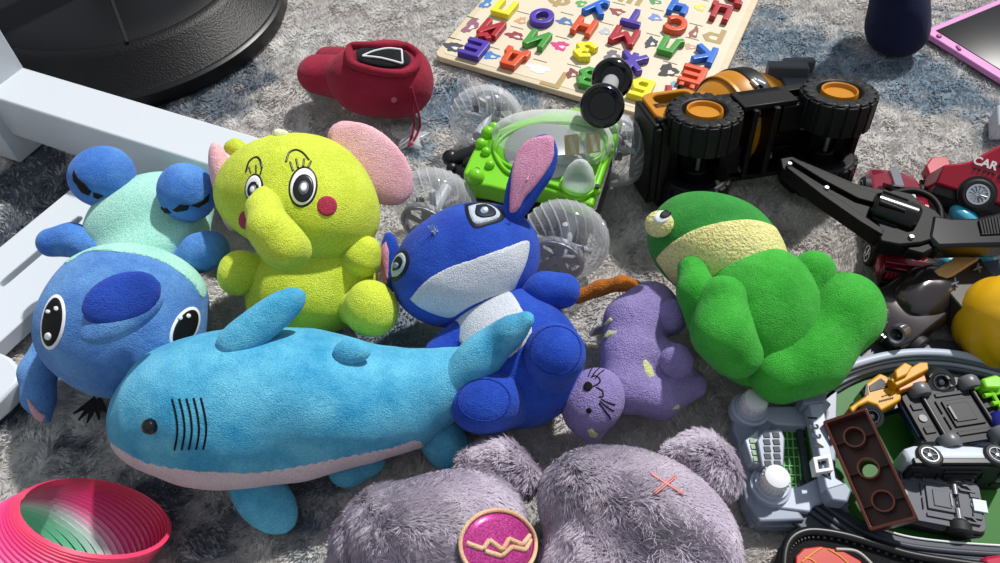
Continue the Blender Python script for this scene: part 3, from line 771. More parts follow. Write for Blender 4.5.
addstitch(T, 'mouth', hv, [[(592, 387), (598, 384), (600, 380), (596, 376), (592, 377)], [(596, 387), (602, 391), (603, 396), (599, 397)]], .9, th, hb)
addstitch(T, 'whisker', hv, [[(599, 403), (606, 412), (611, 419)], [(600, 401), (607, 407), (614, 411)], [(601, 399), (609, 403), (615, 405)]], .8, th, hb)
addstitch(T, 'whisker', hv, [[(588, 377), (591, 370), (596, 364)], [(591, 378), (596, 371), (601, 367)], [(595, 379), (599, 374), (604, 370)]], .7, th, hb)
mb = MB(); a = P(598, 330, .025); mb.box(a, (.016, .003, .012), rotm(0, 20, 30)); T.mb('care_tag', mb, plastic('satin', '#cdd0cf', .3), world=True)

# ---- red plush --------------------------------------------------------------------------------
T = Thing('plush_guard', 'crimson plush figure with black face panel and white outline mark, behind the elephant', 'plush toy', loc=P(370, 90))
rr = plush('crimson', '#8e1a33', '#a32541')
bp = [El(378, 81, .055, 50, 36, 34, -12), El(398, 78, .05, 34, 34, 32, 0)]
bd = blob(bp, k=.02, seed=51, h=.003); bo = T.part('body', *bd, rr); bv = bvh_of(bd)
T.part('leg', *blob([Ch((345, 78, .045, 23), (318, 74, .04, 19)), El(318, 76, .045, 18, 15, 15, 0)], k=.01, h=.003), rr)
T.part('leg', *blob([Ch((345, 66, .03, 18), (328, 60, .025, 14))], k=.01, h=.003), rr)
hood = [(350, 49), (365, 43), (385, 42), (405, 47), (417, 56), (415, 66), (405, 73), (385, 73), (365, 69), (351, 63)]
mb = MB()
path = []
for x, y in curve(hood, 3):
    q = hit(bv, x, max(y, 47)); 
    if q is not None: path.append(q[0]+q[1]*.002)
V, Fc = tube(path, 4.0*mpp(path[0]), 10, closed=True); T.part('hood_rim', V, Fc, rr, bo)
addpatch(T, 'face_panel', bv, curve([(355, 50), (368, 46), (388, 46), (405, 51), (412, 58), (408, 66), (390, 69), (368, 66), (356, 60)], 3), plush('face_black', '#121217', scale=900), bo, off=.0012)
addstitch(T, 'face_mark', bv, [[(363, 57.5), (374, 53), (388, 50.3), (401, 51.5)], [(401, 51.5), (402, 64.5)], [(402, 64.5), (382, 59.5), (363, 57.5)]], 1.0, wht, bo, off=.003)
addpatch(T, 'badge', bv, circle(394, 100, 3, 3), plush('badge_pink', '#b36a80'), bo, rings=3)
a = P(411, 88, .065); mb = MB()
for dx in (0, 6):
    mb.tube(smooth_path([P(411, 87, .07), P(412+dx*.7, 105, .05), P(414+dx, 125, .02), P(410+dx*.5, 142, .008)], 8), .0016)
mb.tube(smooth_path([P(410, 142, .008), P(409, 146, .006), P(413, 142, .008)], 6), .0015)
T.mb('cord_loop', mb, rr, world=True)
c0 = P(411, 138, .006); mb = MB(); st = [(math.cos(a)*(.011 if i % 2 else .026), math.sin(a)*(.011 if i % 2 else .026)) for i, a in enumerate([2*PI*k/10+.3 for k in range(10)])]
mb.prism(st, -.003, .003, None, c0); T.mb('star_charm', mb, clear_plastic('clear_charm', (.75, .76, .8), .4), world=True, bevel=.001)
# ---------------------------------------------------------------- hard toys and furniture
def slab(T, name, poly, z, th, mat, parent=None, bevel=.001, label=None, mbo=None, **kw):
    """solid plate: outline seen on the level z, thickness th downwards"""
    pts = [P(x, y, z) for x, y in poly]
    A = sum(pts[i][0]*pts[(i+1) % len(pts)][1]-pts[(i+1) % len(pts)][0]*pts[i][1] for i in range(len(pts)))
    if A < 0: pts = pts[::-1]
    mb = MB(); mb.prism([(p[0], p[1]) for p in pts], z-th, z)
    return T.mb(name, mb, mat, parent, label, world=True, bevel=bevel, **kw)
def wring(T, name, path, r, mat, parent=None, closed=False, n=8, **kw):
    V, Fc = tube(path, r, n, closed); return T.part(name, V, Fc, mat, parent, **kw)

# ---- black round base (top left) ----------------------------------------------------------------
bk = plastic('moulded_black', '#08080b', .42, .25, bump=.55, bscale=420); bks = plastic('moulded_black_smooth', '#08090c', .35, .3)
T = Thing('round_base', 'large black round textured plastic base with a raised lid, behind the white frame', 'base', loc=(-.56, .968, 0))
R = .243
mb = MB(); mb.lathe([(R-.002, .001), (R, .004), (R, .022), (R-.004, .0245), (R-.006, .025)], n=96); T.mb('rim', mb, bks, angle=50)
mb = MB(); mb.lathe([(R-.006, .0245), (R-.012, .027), (R-.045, .058), (R-.052, .0625), (R-.06, .064)], n=96); T.mb('sloped_side', mb, bk, angle=60)
mb = MB(); mb.lathe([(R-.058, .062), (R-.062, .0655), (R-.10, .066), (.0, .066)], n=96); lid = T.mb('lid', mb, plastic('lid_black', '#0c0d11', .55, .2, bump=.4, bscale=500), angle=60)
mb = MB()
for a0 in (-62, 60, 180):
    c, s = math.cos(math.radians(a0)), math.sin(math.radians(a0)); mb.box(((R-.12)*c, (R-.12)*s, .066), (.13, .004, .002), rotm(0, 0, a0))
explode(T.mb('lid_groove', mb, plastic('groove_black', '#060607', .7), lid))
mb = MB(); mb.lathe([(.03, .066), (.03, .30), (.027, .32), (.024, .34), (.0, .34)], n=32); T.mb('post', mb, bks)

# ---- white metal frame ---------------------------------------------------------------------------
wm = plastic('white_enamel', '#c9cfd6', .35, .4, bump=.12, bscale=500)
zt = .092
A, B, C2, D2 = P(23, 67, zt), P(262, 138, zt), P(0, 102, zt), P(210, 163, zt)
ax = (B-A)/np.linalg.norm(B-A); M = frame((C2[0], C2[1], 0), (ax[0], ax[1], 0))
T = Thing('steel_stand', 'white enamelled steel stand with a thick beam and corner post, left of the elephant', 'stand', M)
ya = T.loc(A)[1]; yc = T.loc(D2)[1]; yb0 = T.loc(C2)[1]; xl = T.loc(A)[0]; xr = T.loc(P(283, 145, zt))[0]
ylo = (yc+yb0)/2
mb = MB(); mb.box(((xl+xr-.03)/2-.0, (ya+ylo)/2, zt-.029), (xr-xl+.03, ya-ylo, .058)); T.mb('beam', mb, wm, bevel=.0025)
mb = MB(); mb.box((xl-.024, (ya+ylo)/2-.006, .235), (.05, ya-ylo+.012, .47)); T.mb('post', mb, wm, bevel=.002)
T2 = Thing('slotted_plank', 'flat white plank with a long slot, under the upside down blue creature', 'plank', frame(P(3, 283, .026), (P(78, 219, .026)-P(3, 283, .026))*[1, 1, 0]))
x1 = T2.loc(P(78, 219, .026))[0]; yu = T2.loc(P(34, 219, .026))[1]; yl = T2.loc(P(16, 327, .026))[1]
n = 40; sl = [(-.004, 0)]; hw = .0045
out = []; inn = []
for i in range(n):
    a = 2*PI*i/n+PI/n; c, s = math.cos(a), math.sin(a); t = max(abs(c), abs(s)); u, v = c/t, s/t
    xa, xb = -.10, x1+.075
    out.append(((xa+xb)/2+u*(xb-xa)/2, (yl+yu)/2+v*(yu-yl)/2))
    cx = x1/2; half = x1/2+.004
    ix = cx+u*half; iy = v*hw
    if abs(u) > .97: iy = v*hw; ix = cx+math.copysign(half-abs(v)*.002, u)
    inn.append((ix, iy))
mb = MB(); mb.ringprism(out, inn, -.018, 0); T2.mb('board', mb, wm, bevel=.0012, angle=30)
for xx in (-.06, x1+.05):
    mb = MB(); mb.box((xx, (yu+yl)/2, -.0215), (.02, .05, .008)); T2.mb('foot', mb, bks)
T3 = Thing('white_box', 'rounded white enamel block at the left edge below the plank', 'block', loc=P(0, 380))
slab(T3, 'block', [(-40, 360), (0, 352), (10, 357), (18, 366), (20, 374), (17, 382), (0, 400), (-30, 425)], .024, .022, wm, bevel=.003)

# ---- alphabet board ------------------------------------------------------------------------------
zb = .009
O = P(433, 55, zb); X1 = P(657, 119, zb)
M = frame((O[0], O[1], 0), ((X1-O)[0], (X1-O)[1], 0))
T = Thing('alphabet_board', 'pale wooden alphabet puzzle board with printed animal pictures, upside down to the camera', 'puzzle', M)
Wd = T.loc(P(717, 92, zb))[0]; Hd = .335
wood = newmat('pale_wood'); wmat, nt, b = wood
tc = nt.nodes.new('ShaderNodeTexCoord'); mp = nt.nodes.new('ShaderNodeMapping'); mp.inputs['Scale'].default_value = (4, 60, 40); nz = nt.nodes.new('ShaderNodeTexNoise'); nz.inputs['Scale'].default_value = 3; nz.inputs['Detail'].default_value = 4
mxx = nt.nodes.new('ShaderNodeMix'); mxx.data_type = 'RGBA'; mxx.inputs[6].default_value = srgb('#c3b392'); mxx.inputs[7].default_value = srgb('#d8c9ab')
nt.links.new(tc.outputs['Object'], mp.inputs[0]); nt.links.new(mp.outputs[0], nz.inputs[0]); nt.links.new(nz.outputs['Fac'], mxx.inputs[0]); nt.links.new(mxx.outputs[2], b.inputs['Base Color']); b.inputs['Roughness'].default_value = .55
mb = MB(); mb.prism([(x+Wd/2, y+Hd/2) for x, y in rrect(Wd, Hd, .012, 6)], .0008, zb); brd = T.mb('board', mb, wmat, bevel=.001)
mb = MB(); mb.prism([(x+Wd/2, y+Hd/2) for x, y in rrect(Wd-.02, Hd-.02, .006, 4)], zb-.001, zb+.0004); T.mb('printed_sheet', mb, plastic('sheet_cream', '#d6cbb4', .5))
def lpos(px, py, z): return T.loc(P(px, py, z))
COLS = dict(p='#4b35a0', o='#d2522a', g='#3f9438', y='#e3da25', r='#a81e2c', b='#1f66c8')
NAM = dict(p='purple', o='orange', g='green', y='yellow', r='red', b='blue')
LET = [('Е', 'p', 474, 47), ('Д', 'o', 514, 57), ('В', 'g', 588, 76), ('Б', 'y', 640, 87), ('А', 'r', 674, 96), ('Й', 'r', 491, 27), ('И', 'g', 537, 38), ('З', 'y', 584, 49), ('Ж', 'p', 634, 61), ('Ё', 'o', 693, 74),
       ('П', 'y', 504, 6), ('О', 'p', 542, 16), ('Н', 'o', 584, 25), ('М', 'r', 626, 35), ('Л', 'g', 670, 44), ('К', 'b', 704, 53), ('У', 'b', 597, 6), ('Т', 'p', 634, 16), ('С', 'o', 675, 23), ('Ч', 'b', 678, 5), ('Ц', 'r', 720, 11), ('Ъ', 'r', 735, -4)]
NICE = {'Е': 'three-pronged letter Е at the front left corner', 'Д': 'letter Д with two stubby ears and a square hole', 'В': 'letter В half behind the black stunt wheel', 'Б': 'letter Б beside the black stunt wheel', 'А': 'small red letter А peeking out behind the truck cab',
        'Й': 'letter Й with a jagged lower edge near the left side', 'И': 'letter И between the purple ring and the orange Д', 'З': 'curly letter З next to the pink starfish picture', 'Ж': 'six-armed letter Ж in front of the red М', 'Ё': 'letter Ё with two round feet by the truck cab',
        'П': 'letter П shaped like a U at the top left', 'О': 'ring shaped letter О', 'Н': 'letter Н between the purple ring and the red М', 'М': 'wide letter М in the middle', 'Л': 'letter Л right of the red М', 'К': 'letter К near the right edge above the Ё',
        'У': 'letter У lying above the orange Н', 'Т': 'letter Т standing like a stem on a bar', 'С': 'open ring letter С', 'Ч': 'letter Ч at the top beside the red Ц', 'Ц': 'letter Ц at the top right corner', 'Ъ': 'piece cut off by the top edge of the picture'}
Rz = np.array(M.to_3x3())
def arc(cx, cy, a, b, t0, t1, n=10): return [(cx+a*math.cos(math.radians(t0+(t1-t0)*k/n)), cy+b*math.sin(math.radians(t0+(t1-t0)*k/n))) for k in range(n+1)]
STR = {'Е': [[(0, 0), (0, 1)], [(0, 0), (.95, 0)], [(0, .5), (.85, .5)], [(0, 1), (.95, 1)]], 'Д': [[(.15, .2), (.25, 1), (.8, 1), (.85, .2)], [(0, .15), (1, .15)], [(0, -.1), (0, .15)], [(1, -.1), (1, .15)]],
 'В': [[(0, 0), (0, 1), (.55, 1), (.75, .76), (.55, .53), (0, .53)], [(.55, .53), (.85, .28), (.6, 0), (0, 0)]], 'Б': [[(.8, 1), (0, 1), (0, 0), (.6, 0), (.82, .28), (.6, .55), (0, .55)]], 'А': [[(0, 0), (.45, 1), (.9, 0)], [(.2, .35), (.7, .35)]],
 'И': [[(0, 1), (0, 0), (.85, 1), (.85, 0)]], 'Й': [[(0, 1), (0, 0), (.85, 1), (.85, 0)], [(.18, 1.28), (.42, 1.12), (.68, 1.28)]], 'З': [[(.05, .85), (.4, 1), (.75, .78), (.45, .53), (.3, .53)], [(.45, .53), (.8, .25), (.4, 0), (0, .15)]],
 'Ж': [[(.55, 0), (.55, 1)], [(0, 1), (.55, .5), (1.1, 1)], [(0, 0), (.55, .5), (1.1, 0)]], 'Ё': [[(0, 0), (0, 1)], [(0, 0), (.95, 0)], [(0, .5), (.85, .5)], [(0, 1), (.95, 1)], [(.2, 1.34), (.22, 1.34)], [(.75, 1.34), (.77, 1.34)]],
 'П': [[(0, 0), (0, 1), (.8, 1), (.8, 0)]], 'О': [arc(.45, .5, .5, .5, 0, 360, 20)], 'Н': [[(0, 0), (0, 1)], [(.85, 0), (.85, 1)], [(0, .5), (.85, .5)]], 'М': [[(0, 0), (0, 1), (.52, .35), (1.05, 1), (1.05, 0)]],
 'Л': [[(-.05, .03), (.12, .12), (.25, 1), (.8, 1), (.8, 0)]], 'К': [[(0, 0), (0, 1)], [(.8, 1), (.1, .5), (.8, 0)]], 'У': [[(0, 1), (.45, .45)], [(.95, 1), (.35, 0), (.05, 0)]], 'Т': [[(.45, 0), (.45, 1)], [(0, 1), (.9, 1)]],
 'С': [arc(.45, .5, .5, .5, 45, 315, 16)], 'Ч': [[(0, 1), (0, .55), (.15, .45), (.75, .45)], [(.75, 1), (.75, 0)]], 'Ц': [[(0, 1), (0, 0), (.9, 0), (.9, -.22)], [(.7, 1), (.7, 0)]], 'Ъ': [[(0, 1), (.2, 1), (.2, 0), (.65, 0), (.85, .25), (.65, .5), (.2, .5)]],
 'Г': [[(0, 0), (0, 1), (.8, 1)]], 'Р': [[(0, 0), (0, 1), (.6, 1), (.8, .72), (.6, .45), (0, .45)]], 'Ф': [[(.5, 0), (.5, 1)], arc(.5, .5, .5, .3, 0, 360, 20)], 'Ш': [[(0, 1), (0, 0), (1, 0), (1, 1)], [(.5, 0), (.5, 1)]]}
def letter_solid(ch, hw=.0043, z0=0.0, z1=.0095, sx=.026, sy=.031):
    segs = []
    for st in STR[ch]:
        q = [(-(x-.45)*sx, -(y-.5)*sy) for x, y in st]; segs += list(zip(q[:-1], q[1:]))
    def f(X):
        d = np.full(X.shape[:-1], 1e9)
        for (ax_, ay), (bx_, by_) in segs:
            ex, ey = bx_-ax_, by_-ay; l2 = ex*ex+ey*ey; l = math.sqrt(l2)
            # square-ended strokes
            u = ((X[..., 0]-ax_)*ex+(X[..., 1]-ay)*ey)/l; v = np.abs((X[..., 0]-ax_)*ey-(X[..., 1]-ay)*ex)/l
            du = np.abs(u-l/2)-(l/2+hw*.72); dv = v-hw
            d = np.minimum(d, np.maximum(du, dv))
        return smax(d, np.abs(X[..., 2]-(z0+z1)/2)-(z1-z0)/2, .0009)
    lo = np.array([-.030, -.036, z0-.002]); hi = np.array([.030, .036, z1+.002]); h = .00085
    n = np.ceil((hi-lo)/h).astype(int)+1; X = np.stack(np.meshgrid(*[lo[i]+h*np.arange(n[i]) for i in range(3)], indexing='ij'), -1)
    V, Fc = surface_nets(f(X), lo, h); return relax(V, Fc, 1), Fc
for ch, c, px, py in LET:
    lp = lpos(px, py, zb+.009)
    V, Fc = letter_solid(ch)
    o = link_mesh('puzzle_letter', V, Fc, plastic('paint_'+NAM[c], COLS[c], .38, .45), None, angle=40)
    o.matrix_world = M @ Matrix.Translation((lp[0], lp[1], zb+.0005)); tag(o, f'{NAM[c]} wooden {NICE[ch]}', 'puzzle letter', 'wooden letters of the alphabet board')
rec = plastic('recess_wood', '#a8905f', .6)
for ch, px, py in (('Г', 553, 78), ('Р', 713, 35), ('Ф', 560, 1), ('Ш', 633, -2)):
    lp = lpos(px, py, zb); V, Fc = letter_solid(ch, z0=-.001, z1=.0008); T.part('empty_recess', V+[lp[0], lp[1], zb], Fc, rec, brd, world=False, smooth=False)
PIC = [(453, 47, '#3c4148', 9, 5), (491, 56, '#3f79c4', 8, 4), (538, 69, '#eef0f2', 11, 4), (572, 74, '#7c3a34', 6, 5), (471, 26, '#8c5a6c', 6, 9), (515, 36, '#8a2f3c', 9, 4), (560, 46, '#c8357e', 8, 5), (612, 56, '#6c6670', 7, 6), (668, 71, '#17181b', 9, 7),
       (486, 4, '#3f7cb8', 5, 6), (521, 21, '#c89a6a', 5, 4), (565, 22, '#4d6d9c', 8, 4), (605, 32, '#a8b6c4', 5, 4), (651, 43, '#2a3140', 6, 6), (690, 47, '#c29a80', 6, 3), (617, 12, '#8a4038', 7, 4), (655, 18, '#6a86c8', 6, 4), (694, 33, '#8a5038', 4, 7), (655, 2, '#4f8c56', 6, 3), (700, 8, '#e0cf48', 5, 4), (581, 4, '#58a04c', 5, 4), (676, 85, '#6fa0b0', 6, 3)]
ink = plastic('caption_ink', '#5a5550', .7)
for k, (px, py, c, a, b2) in enumerate(PIC):
    r2 = random.Random(k); poly = []
    m = mpp(P(px, py, zb))
    ph = [r2.random()*6 for _ in range(3)]
    for i in range(28):
        t = 2*PI*i/28; q = 1+.18*math.sin(3*t+ph[0])+.12*math.sin(5*t+ph[1])+.10*math.sin(8*t+ph[2])
        poly.append((a*m*q*math.cos(t), b2*1.5*m*q*math.sin(t)))
    lp = lpos(px, py, zb); mb = MB(); mb.prism([(x+lp[0], y+lp[1]) for x, y in poly], zb+.0003, zb+.0008)
    pc = T.mb('printed_picture', mb, plastic('print%s' % c, c, .55), brd)
    if c not in ('#eef0f2',):
        mb = MB(); mb.prism([(x*.35+lp[0]+a*m*.35, y*.3+lp[1]-b2*m*.3) for x, y in poly], zb+.0008, zb+.0011); T.mb('picture_detail', mb, plastic('print_pale', '#d9d2c8', .55), brd)
    lp = lpos(px+2, py-8, zb); mb = MB(); mb.box((lp[0], lp[1], zb+.0006), (.020, .0012, .0003)); T.mb('caption', mb, ink, brd)

# ---- stunt car with clear balloon wheels -----------------------------------------------------------
gr = plastic('car_green', '#74c61e', .3, .5); cl = clear_plastic('clear_shell', (.72, .73, .75), .30); cl2 = clear_plastic('clear_dome', (.85, .87, .85), .34); hubm = plastic('hub_grey', '#a9a7ae', .4, .5); bl = plastic('car_black', '#101114', .35, .5)
T = Thing('stunt_car', 'lime green toy stunt car with clear dome and transparent ball wheels, behind the blue rabbit', 'toy car', loc=P(530, 190))
near = [(436, 207), (565, 240)]; far = [(487, 121), (612, 150)]
WA = [P(x, y, .045) for x, y in near+far]
la = WA[1]-WA[0]; la /= np.linalg.norm(la); wa = np.cross([0, 0, 1.0], la)
for i, c in enumerate(WA):
    s = -1 if i < 2 else 1
    out_ = wa*s
    rr_ = .0445
    prof = [(.016, .026), (.027, .0275), (.034, .024), (.040, .016), (rr_, .004), (rr_, -.006), (.040, -.018), (.032, -.025), (.016, -.027)]
    mb = MB(); mb.lathe(prof, c, out_, 40); wh = T.mb('wheel', mb, cl, world=True, angle=80, label='transparent ball wheel')
    mb = MB()
    for k in range(26):
        a = 2*PI*k/26; u = np.cross(out_, [0, 0, 1.0]); u /= np.linalg.norm(u); v = np.array([0, 0, 1.0])
        pth = [c+out_*h+r_*1.01*(u*math.cos(a+h*16)+v*math.sin(a+h*16)) for r_, h in prof[1:8]]
        mb.tube(pth, .0009, 5)
    T.mb('tread_rib', mb, cl, wh, world=True)
    mb = MB(); mb.lathe([(.0275, .022), (.0275, .030), (.0245, .031), (.0235, .027), (.0235, .022)], c, out_, 36, closed=True)
    mb.cyl(c+out_*.022, c+out_*.0285, .008, .006, 20)
    u = np.cross(out_, [0, 0, 1.0]); u /= np.linalg.norm(u); v = np.array([0, 0, 1.0])
    for k in range(5):
        a = 2*PI*k/5+.4; d = u*math.cos(a)+v*math.sin(a); e = np.cross(out_, d)
        p0 = c+out_*.023+d*.006; p1 = c+out_*.024+d*.0245
        sec = lambda p, wdt: [p-e*wdt, p+e*wdt, p+e*wdt+out_*.004, p-e*wdt+out_*.004]
        mb.loft([sec(p0, .004), sec(p1, .0055)])
    T.mb('hub', mb, hubm, wh, world=True)
    mb = MB(); mb.cyl(c-out_*.03, c+out_*.02, .007, .007, 18)
    for k in range(4):
        a = 2*PI*k/4; d = u*math.cos(a)+v*math.sin(a); mb.cyl(c+out_*.006, c+out_*.006+d*.030, .004, .003, 8)
    T.mb('wheel_core', mb, plastic('core_white', '#b9bcc4', .4), wh, world=True)
    mb = MB()
    for k in range(3):
        a = 2*PI*k/3+.9; d = u*math.cos(a)+v*math.sin(a); mb.box(c+d*.019+out_*.012, (.008, .008, .006))
    T.mb('wheel_insert', mb, bl, wh, world=True)
body = [(463, 172), (470, 156), (478, 141), (486, 127), (498, 129), (512, 122), (550, 110), (590, 106), (613, 116), (619, 134), (608, 160), (593, 205), (577, 201), (548, 190), (522, 186), (505, 190), (490, 186), (476, 184)]
slab(T, 'chassis', [(462, 176), (480, 138), (500, 128), (590, 116), (617, 130), (612, 165), (597, 212), (560, 200), (500, 200), (475, 190)], .056, .036, bl, bevel=.002)
gb = slab(T, 'body', body, .078, .022, gr, bevel=.003, bseg=3)
dm = blob([El(550, 137, .085, 59, 27, 30, 0), El(575, 145, .085, 34, 26, 30, 0)], k=.02, lump=0, h=.003, floor=.0785)
T.part('dome', *dm, cl2, label='clear dome canopy')
pth = [P(500+0, 150, .0795)]
rim = [P(x, y, .0795) for x, y in circle(551, 147, 56, 25, -4, 40)]
wring(T, 'dome_rim', rim, .0022, gr, gb, closed=True)
rim2 = [P(x, y, .080) for x, y in [(500, 133), (494, 145), (497, 158), (508, 172), (524, 176), (536, 180), (556, 186), (580, 194), (590, 188), (598, 170), (608, 140)]]
wring(T, 'body_ridge', smooth_path(rim2, 6), .0022, gr, gb)
mb = MB()
for x, y, r_ in ((476, 177, 9), (488, 133, 7), (481, 144, 6), (494, 128, 6), (486, 152, 5), (490, 165, 5), (609, 150, 5), (596, 191, 5), (615, 128, 5)):
    c = P(x, y, .080); mb.sphere(c, r_*mpp(c))
explode(T.mb('body_boss', mb, gr, gb, world=True))
mb = MB()
for x, y, r_ in ((477, 172, 3.2), (597, 188, 2.5), (611, 147, 2.2)):
    c = P(x, y, .086); d = EYE-c; d = d/np.linalg.norm(d); c = P(x, y, .084); mb.cyl(c, c+[0, 0, .0035], r_*mpp(c), None, 14)
explode(T.mb('screw_hole', mb, bl, gb, world=True))
mb = MB(); c = P(578, 186, .08); mb.lathe([(.0165, 0), (.0160, .012), (.013, .022), (.008, .030), (.003, .034), (0, .0345)], c, (0, 0, 1), 24); T.mb('clear_cone', mb, clear_plastic('clear_cone', (.8, .84, .84), .5), world=True, angle=60)
mb = MB(); mb.lathe([(.0185, 0), (.0185, .004), (.0165, .004), (.0165, 0)], c, (0, 0, 1), 24, closed=True); T.mb('cone_collar', mb, gr, gb, world=True)
for (x, y) in ((571, 152), (592, 150)):
    mb = MB(); c = P(x, y, .082); mb.box(c+[0, 0, .010], (.015, .0018, .021), rotm(-38, 0, 8)); T.mb('sticker', mb, plastic('gold_foil', '#b3a35c', .25, .6, metal=.6), world=True, label='gold foil sticker')
    mb = MB(); mb.box(c+[0, -.001, .0105], (.005, .0022, .018), rotm(-38, 0, 25)); T.mb('sticker_mark', mb, plastic('foil_pale', '#cfcda8', .3), world=True)
# interior floor pan under the dome
mb = MB(); c = P(545, 150, .079); mb.lathe([(0, .003), (.04, .0025), (.044, 0)], c, (0, 0, 1), 30); T.mb('seat_pan', mb, plastic('pan_silver', '#a4a8a8', .3, .6, metal=.3), world=True)
# bumper
mb = MB()
for x, y, r_ in ((451, 158, 9), (462, 157, 8), (452, 168, 6), (474, 152, 8), (470, 164, 9)):
    c = P(x, y, .05); mb.sphere(c, np.array([r_, r_, r_*.9])*mpp(c))
mb.cyl(P(452, 160, .05), P(485, 150, .055), .008, .010, 14); mb.cyl(P(455, 170, .045), P(480, 182, .05), .007, .009, 14)
T.mb('bumper', mb, bl, world=True, angle=60)
# stunt roller pair
Ra, Rb = P(602, 106, .135), P(612, 79, .118); axr = (Rb-Ra)/np.linalg.norm(Rb-Ra); axr = np.array([axr[0]*.5, axr[1], -.75]); axr /= np.linalg.norm(axr)
for c in (Ra, Rb):
    mb = MB(); mb.lathe([(.013, -.010), (.0185, -.0135), (.0215, -.011), (.0225, -.004), (.0225, .008), (.0205, .0125), (.0, .0135)], c, axr, 36); mb.lathe([(.0, -.004), (.013, -.0045), (.013, -.011)], c, axr, 30)
    rw_ = T.mb('roller', mb, plastic('gloss_black', '#08090b', .15, .6), world=True, angle=50)
    mb = MB()
    for k in range(5):
        a = 2*PI*k/5; u = np.cross(axr, [1.0, 0, 0]); u /= np.linalg.norm(u); v = np.cross(axr, u); d = u*math.cos(a)+v*math.sin(a); mb.cyl(c-axr*.006+d*.002, c-axr*.0055+d*.0125, .0018, None, 8)
    mb.sphere(c-axr*.007, .004, 12, 8); T.mb('roller_spoke', mb, plastic('gloss_black2', '#101114', .12, .6), rw_, world=True)
mb = MB(); mb.cyl(Ra, Rb, .009, None, 20); T.mb('roller_axle', mb, clear_plastic('axle_clear', (.6, .61, .64), .55), world=True)
mb = MB(); mb.tube(smooth_path([(Ra+Rb)/2, (Ra+Rb)/2-[0, 0, .02], P(608, 128, .085)], 6), .005, 10); T.mb('roller_arm', mb, clear_plastic('arm_clear', (.7, .72, .74), .5), world=True)

# ---- concrete mixer truck lying on its side --------------------------------------------------------
ty = plastic('truck_yellow', '#c07f16', .4, .45); tb = plastic('truck_black', '#08080b', .45, .3, bump=.1, bscale=200); tr_ = plastic('tyre_black', '#0d0e11', .5, .35, bump=.2, bscale=300); tg = plastic('truck_grey', '#4a4d53', .5); ax_m = plastic('axle_steel', '#8a8d92', .35, .6, metal=.7)
ZT = .116; TL = math.radians(-11); zh = ZT*math.cos(TL)+.008
Aw, Bw = P(705, 109, zh), P(840, 90, zh)
M = frame((Aw[0], Aw[1], 0), ((Bw-Aw)[0], (Bw-Aw)[1], 0)) @ Matrix.Rotation(TL, 4, 'X'); Lw = float(np.linalg.norm((Bw-Aw)[:2]))
M = Matrix.Translation(Vector(Aw.tolist())-(M @ Vector((0, 0, ZT)))) @ M
T = Thing('mixer_truck', 'large black and yellow toy concrete mixer truck tipped on its side, wheels up', 'toy truck', M)
def wheelmb(c, r, w, sgn, n=18):
    """big knobbly tyre, axis vertical; sgn=1 hub faces up"""
    mb = MB(); z0, z1 = c[2]-w/2, c[2]+w/2
    prof = [(r*.50, z0-c[2]), (r*.9, -w/2), (r*.97, -w*.42), (r*.985, -w*.1), (r*.985, w*.1), (r*.97, w*.42), (r*.88, w/2), (r*.62, w/2), (r*.56, w*.40), (r*.5, w*.3)]
    mb.lathe(prof, c, (0, 0, 1), 48)
    for k in range(n):
        a = 2*PI*k/n; R_ = rotm(0, 0, math.degrees(a))
        mb.box(np.array(c)+[math.cos(a)*r*.955, math.sin(a)*r*.955, 0], (r*.14, 2*PI*r/n*.80, w*.90), R_)
        mb.box(np.array(c)+[math.cos(a)*r*.82, math.sin(a)*r*.82, sgn*w*.46], (r*.30, 2*PI*r/n*.62, w*.10), R_)
    return mb
RW = .0385
for (x, y) in ((0, 0), (Lw, 0)):
    for z, sg in ((ZT-.019, 1), (.019, -1)):
        wo = T.mb('wheel', wheelmb((x, y, z), RW, .038, sg), tr_, bevel=.0012)
        mb = MB(); h = z+sg*.0185
        mb.lathe([(.0, -.006*sg), (.007, -.005*sg), (.0085, -.009*sg), (.014, -.010*sg), (.0170, .0), (.0185, .001*sg), (.0195, -.004*sg)], (x, y, h), (0, 0, 1), 32)
        if sg > 0:
            for k in range(6): a = PI*k/3; mb.cyl((x+.012*math.cos(a), y+.012*math.sin(a), h-.010), (x+.012*math.cos(a), y+.012*math.sin(a), h-.006), .003, .002, 8)
        T.mb('hub', mb, ty, wo, label='yellow wheel hub')
    mb = MB(); mb.cyl((x, y-.004, .03), (x, y-.004, ZT-.03), .0022, None, 10); T.mb('axle', mb, ax_m)
mb = MB()
mb.box((Lw/2, .034, .058), (Lw+.085, .012, .100)); mb.box((-.040, .016, .056), (.010, .044, .095)); mb.box((Lw+.036, .014, .052), (.008, .036, .075)); mb.box((Lw/2, .046, .056), (Lw-.02, .012, .09))
mb.box((Lw/2, .018, .108), (Lw-.09, .034, .006)); mb.box((Lw/2, .018, .02), (Lw-.09, .034, .006)); mb.box((Lw/2+.006, .012, .065), (.007, .034, .085)); mb.box((Lw/2-.018, .010, .065), (.006, .03, .085))
for z in (.04, .0625, .085): mb.box((Lw/2, .024, z), (Lw-.05, .010, .006))
for x in (.0, Lw): mb.box((x, .020, .0625), (.03, .03, .05)); mb.cyl((x, .0, .028), (x, .0, .045), .012, None, 14); mb.cyl((x, .0, .08), (x, .0, .095), .012, None, 14)
mb.box((Lw/2+.03, .010, .09), (.03, .02, .03)); mb.box((Lw/2-.035, .012, .045), (.025, .02, .035)); mb.box((Lw+.03, .010, .05), (.03, .016, .07)); mb.box((-.03, .014, .05), (.02, .02, .07))
T.mb('chassis', mb, tb, bevel=.0012)
mb = MB()
